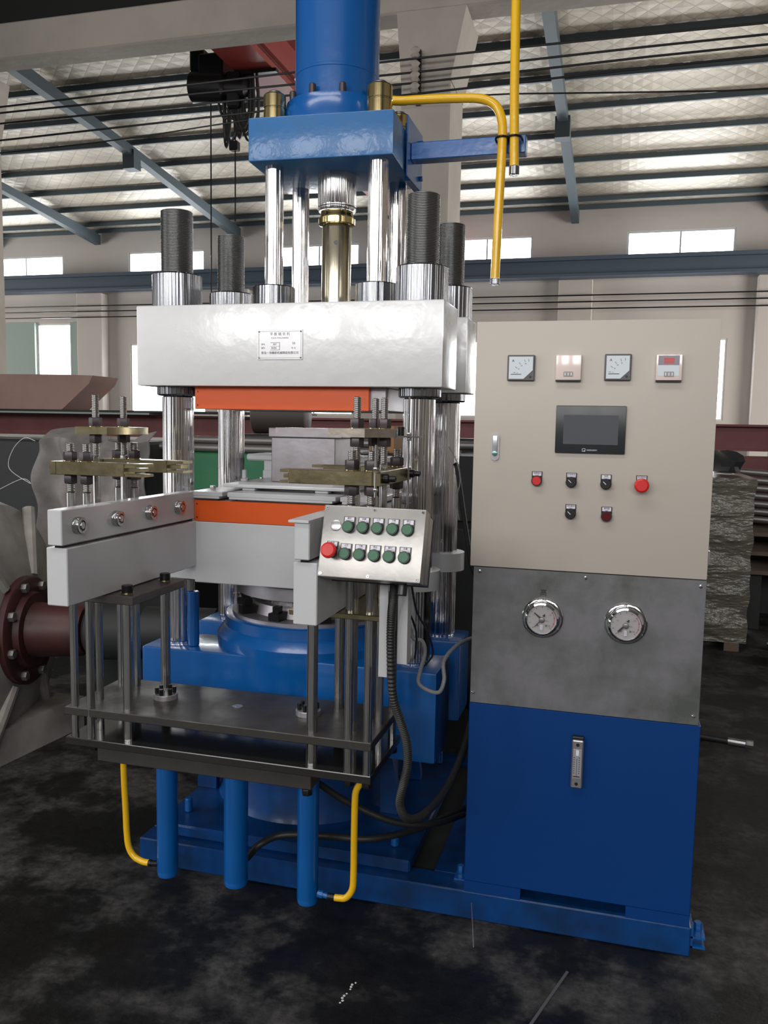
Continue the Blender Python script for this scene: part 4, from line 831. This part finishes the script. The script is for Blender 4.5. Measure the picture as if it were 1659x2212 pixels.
fs.append(tuple(range(m4-1, -1, -1))); fs.append(tuple(H*m4+i for i in range(m4)))
cvb.add(vs, fs).build('wrapped_load', WRAP, t)
for x in (.0, .4, .80): MB().box(x, x+.1, 6.3, 7.2, 0, .058).build('pallet_runner', WOOD, t)
bg = MB(); n = 18; vs = []; fs = []
def lump(cx, cy, cz, rx, ry, rz_, seed):
    r0 = random.Random(seed); b = MB(); U, V = 20, 10; vs = []; fs = []
    for j in range(V+1):
        th = PI*j/V
        for i in range(U):
            ph = 2*PI*i/U; k_ = 1+.18*math.sin(3*ph+seed)*math.sin(th*2)+.12*(r0.random()-.5)*2*math.sin(th)
            vs.append((cx+rx*k_*math.sin(th)*math.cos(ph), cy+ry*k_*math.sin(th)*math.sin(ph), cz+rz_*max(math.cos(th), -.35)*k_))
    for j in range(V):
        for i in range(U): fs.append((j*U+i, j*U+(i+1) % U, (j+1)*U+(i+1) % U, (j+1)*U+i))
    return b.add(vs, fs)
tag(lump(.74, 6.72, 1.30, .17, .2, .11, 2).build('black_sack', mat('black_sack', (.03, .032, .035), .45)), 'black sack on top of the wrapped pallet load', 'sack')
tag(lump(.42, 7.05, 1.335, .17, .15, .20, 5).build('plastic_bag', BAG), 'clear plastic bag behind the black sack on the pallet load', 'bag')
t = thing('red_housing', 'dark red machine housing with green parts far right behind the pallet', 'machine', (1.3, 7.9, 0))
MB().box(.85, 2.1, 7.7, 8.15, .9, 1.34, .01).build('housing', BROWNR, t); MB().box(.9, 2.0, 7.75, 8.1, 0, .899).build('housing_base', DARKM, t); MB().box(1.25, 1.8, 7.6, 7.699, 1.0, 1.3, .005).build('green_panel', DARKM, t)
for i in range(7):
    tag(MB().rod((.98, 7.3+.01*i, .86+i*.062), (2.4, 7.15, .80+i*.062), .028, 12).build('rack_pipe', PIPEM), ('lowest', 'second lowest', 'third from bottom', 'middle', 'third from top', 'second from top', 'topmost')[i]+' grey pipe in the stack at the right edge', 'pipe', 'pipes stacked at the right edge')
for z in (.45, .60, .75):
    tag(MB().box(1.0, 2.2, 7.0, 7.6, z, z+.03).build('pallet_board', WOOD), {.45: 'lowest', .60: 'middle', .75: 'top'}[z]+' brown wooden board in the low stack at the right edge', 'board', 'boards stacked at the right edge')
tag(MB().box(1.05, 1.15, 7.1, 7.5, 0, .44).build('board_support', DARKM), 'dark support block under the near end of the stacked boards', 'support')
tag(MB().box(1.9, 2.0, 7.1, 7.5, 0, .44).build('board_support', DARKM), 'dark support block under the far end of the stacked boards', 'support')
t = thing('floor_hose', 'black hose with a metal ferrule lying on the floor right of the tank', 'hose', (.5, 4.35, 0))
MB().rod((.2, 4.45, .017), (.60, 4.37, .017), .016, 14).build('hose_body', RUBBER, t); MB().rod((.601, 4.37, .018), (.68, 4.355, .018), .018, 14).build('ferrule', ALU, t); MB().hexa((.681, 4.355, .020), .035, .02, (1, -.15, 0)).build('hose_nut', PIPEM, t)
t = thing('floor_ring', 'flat dark cable ring on the floor at the right edge', 'ring', (1.35, 7.0, .02))
MB().tube([(1.35+.22*math.cos(a*PI/8), 6.5+.16*math.sin(a*PI/8), .02) for a in range(17)], .015, 8, 2).build('ring_coil', RUBBER, t)
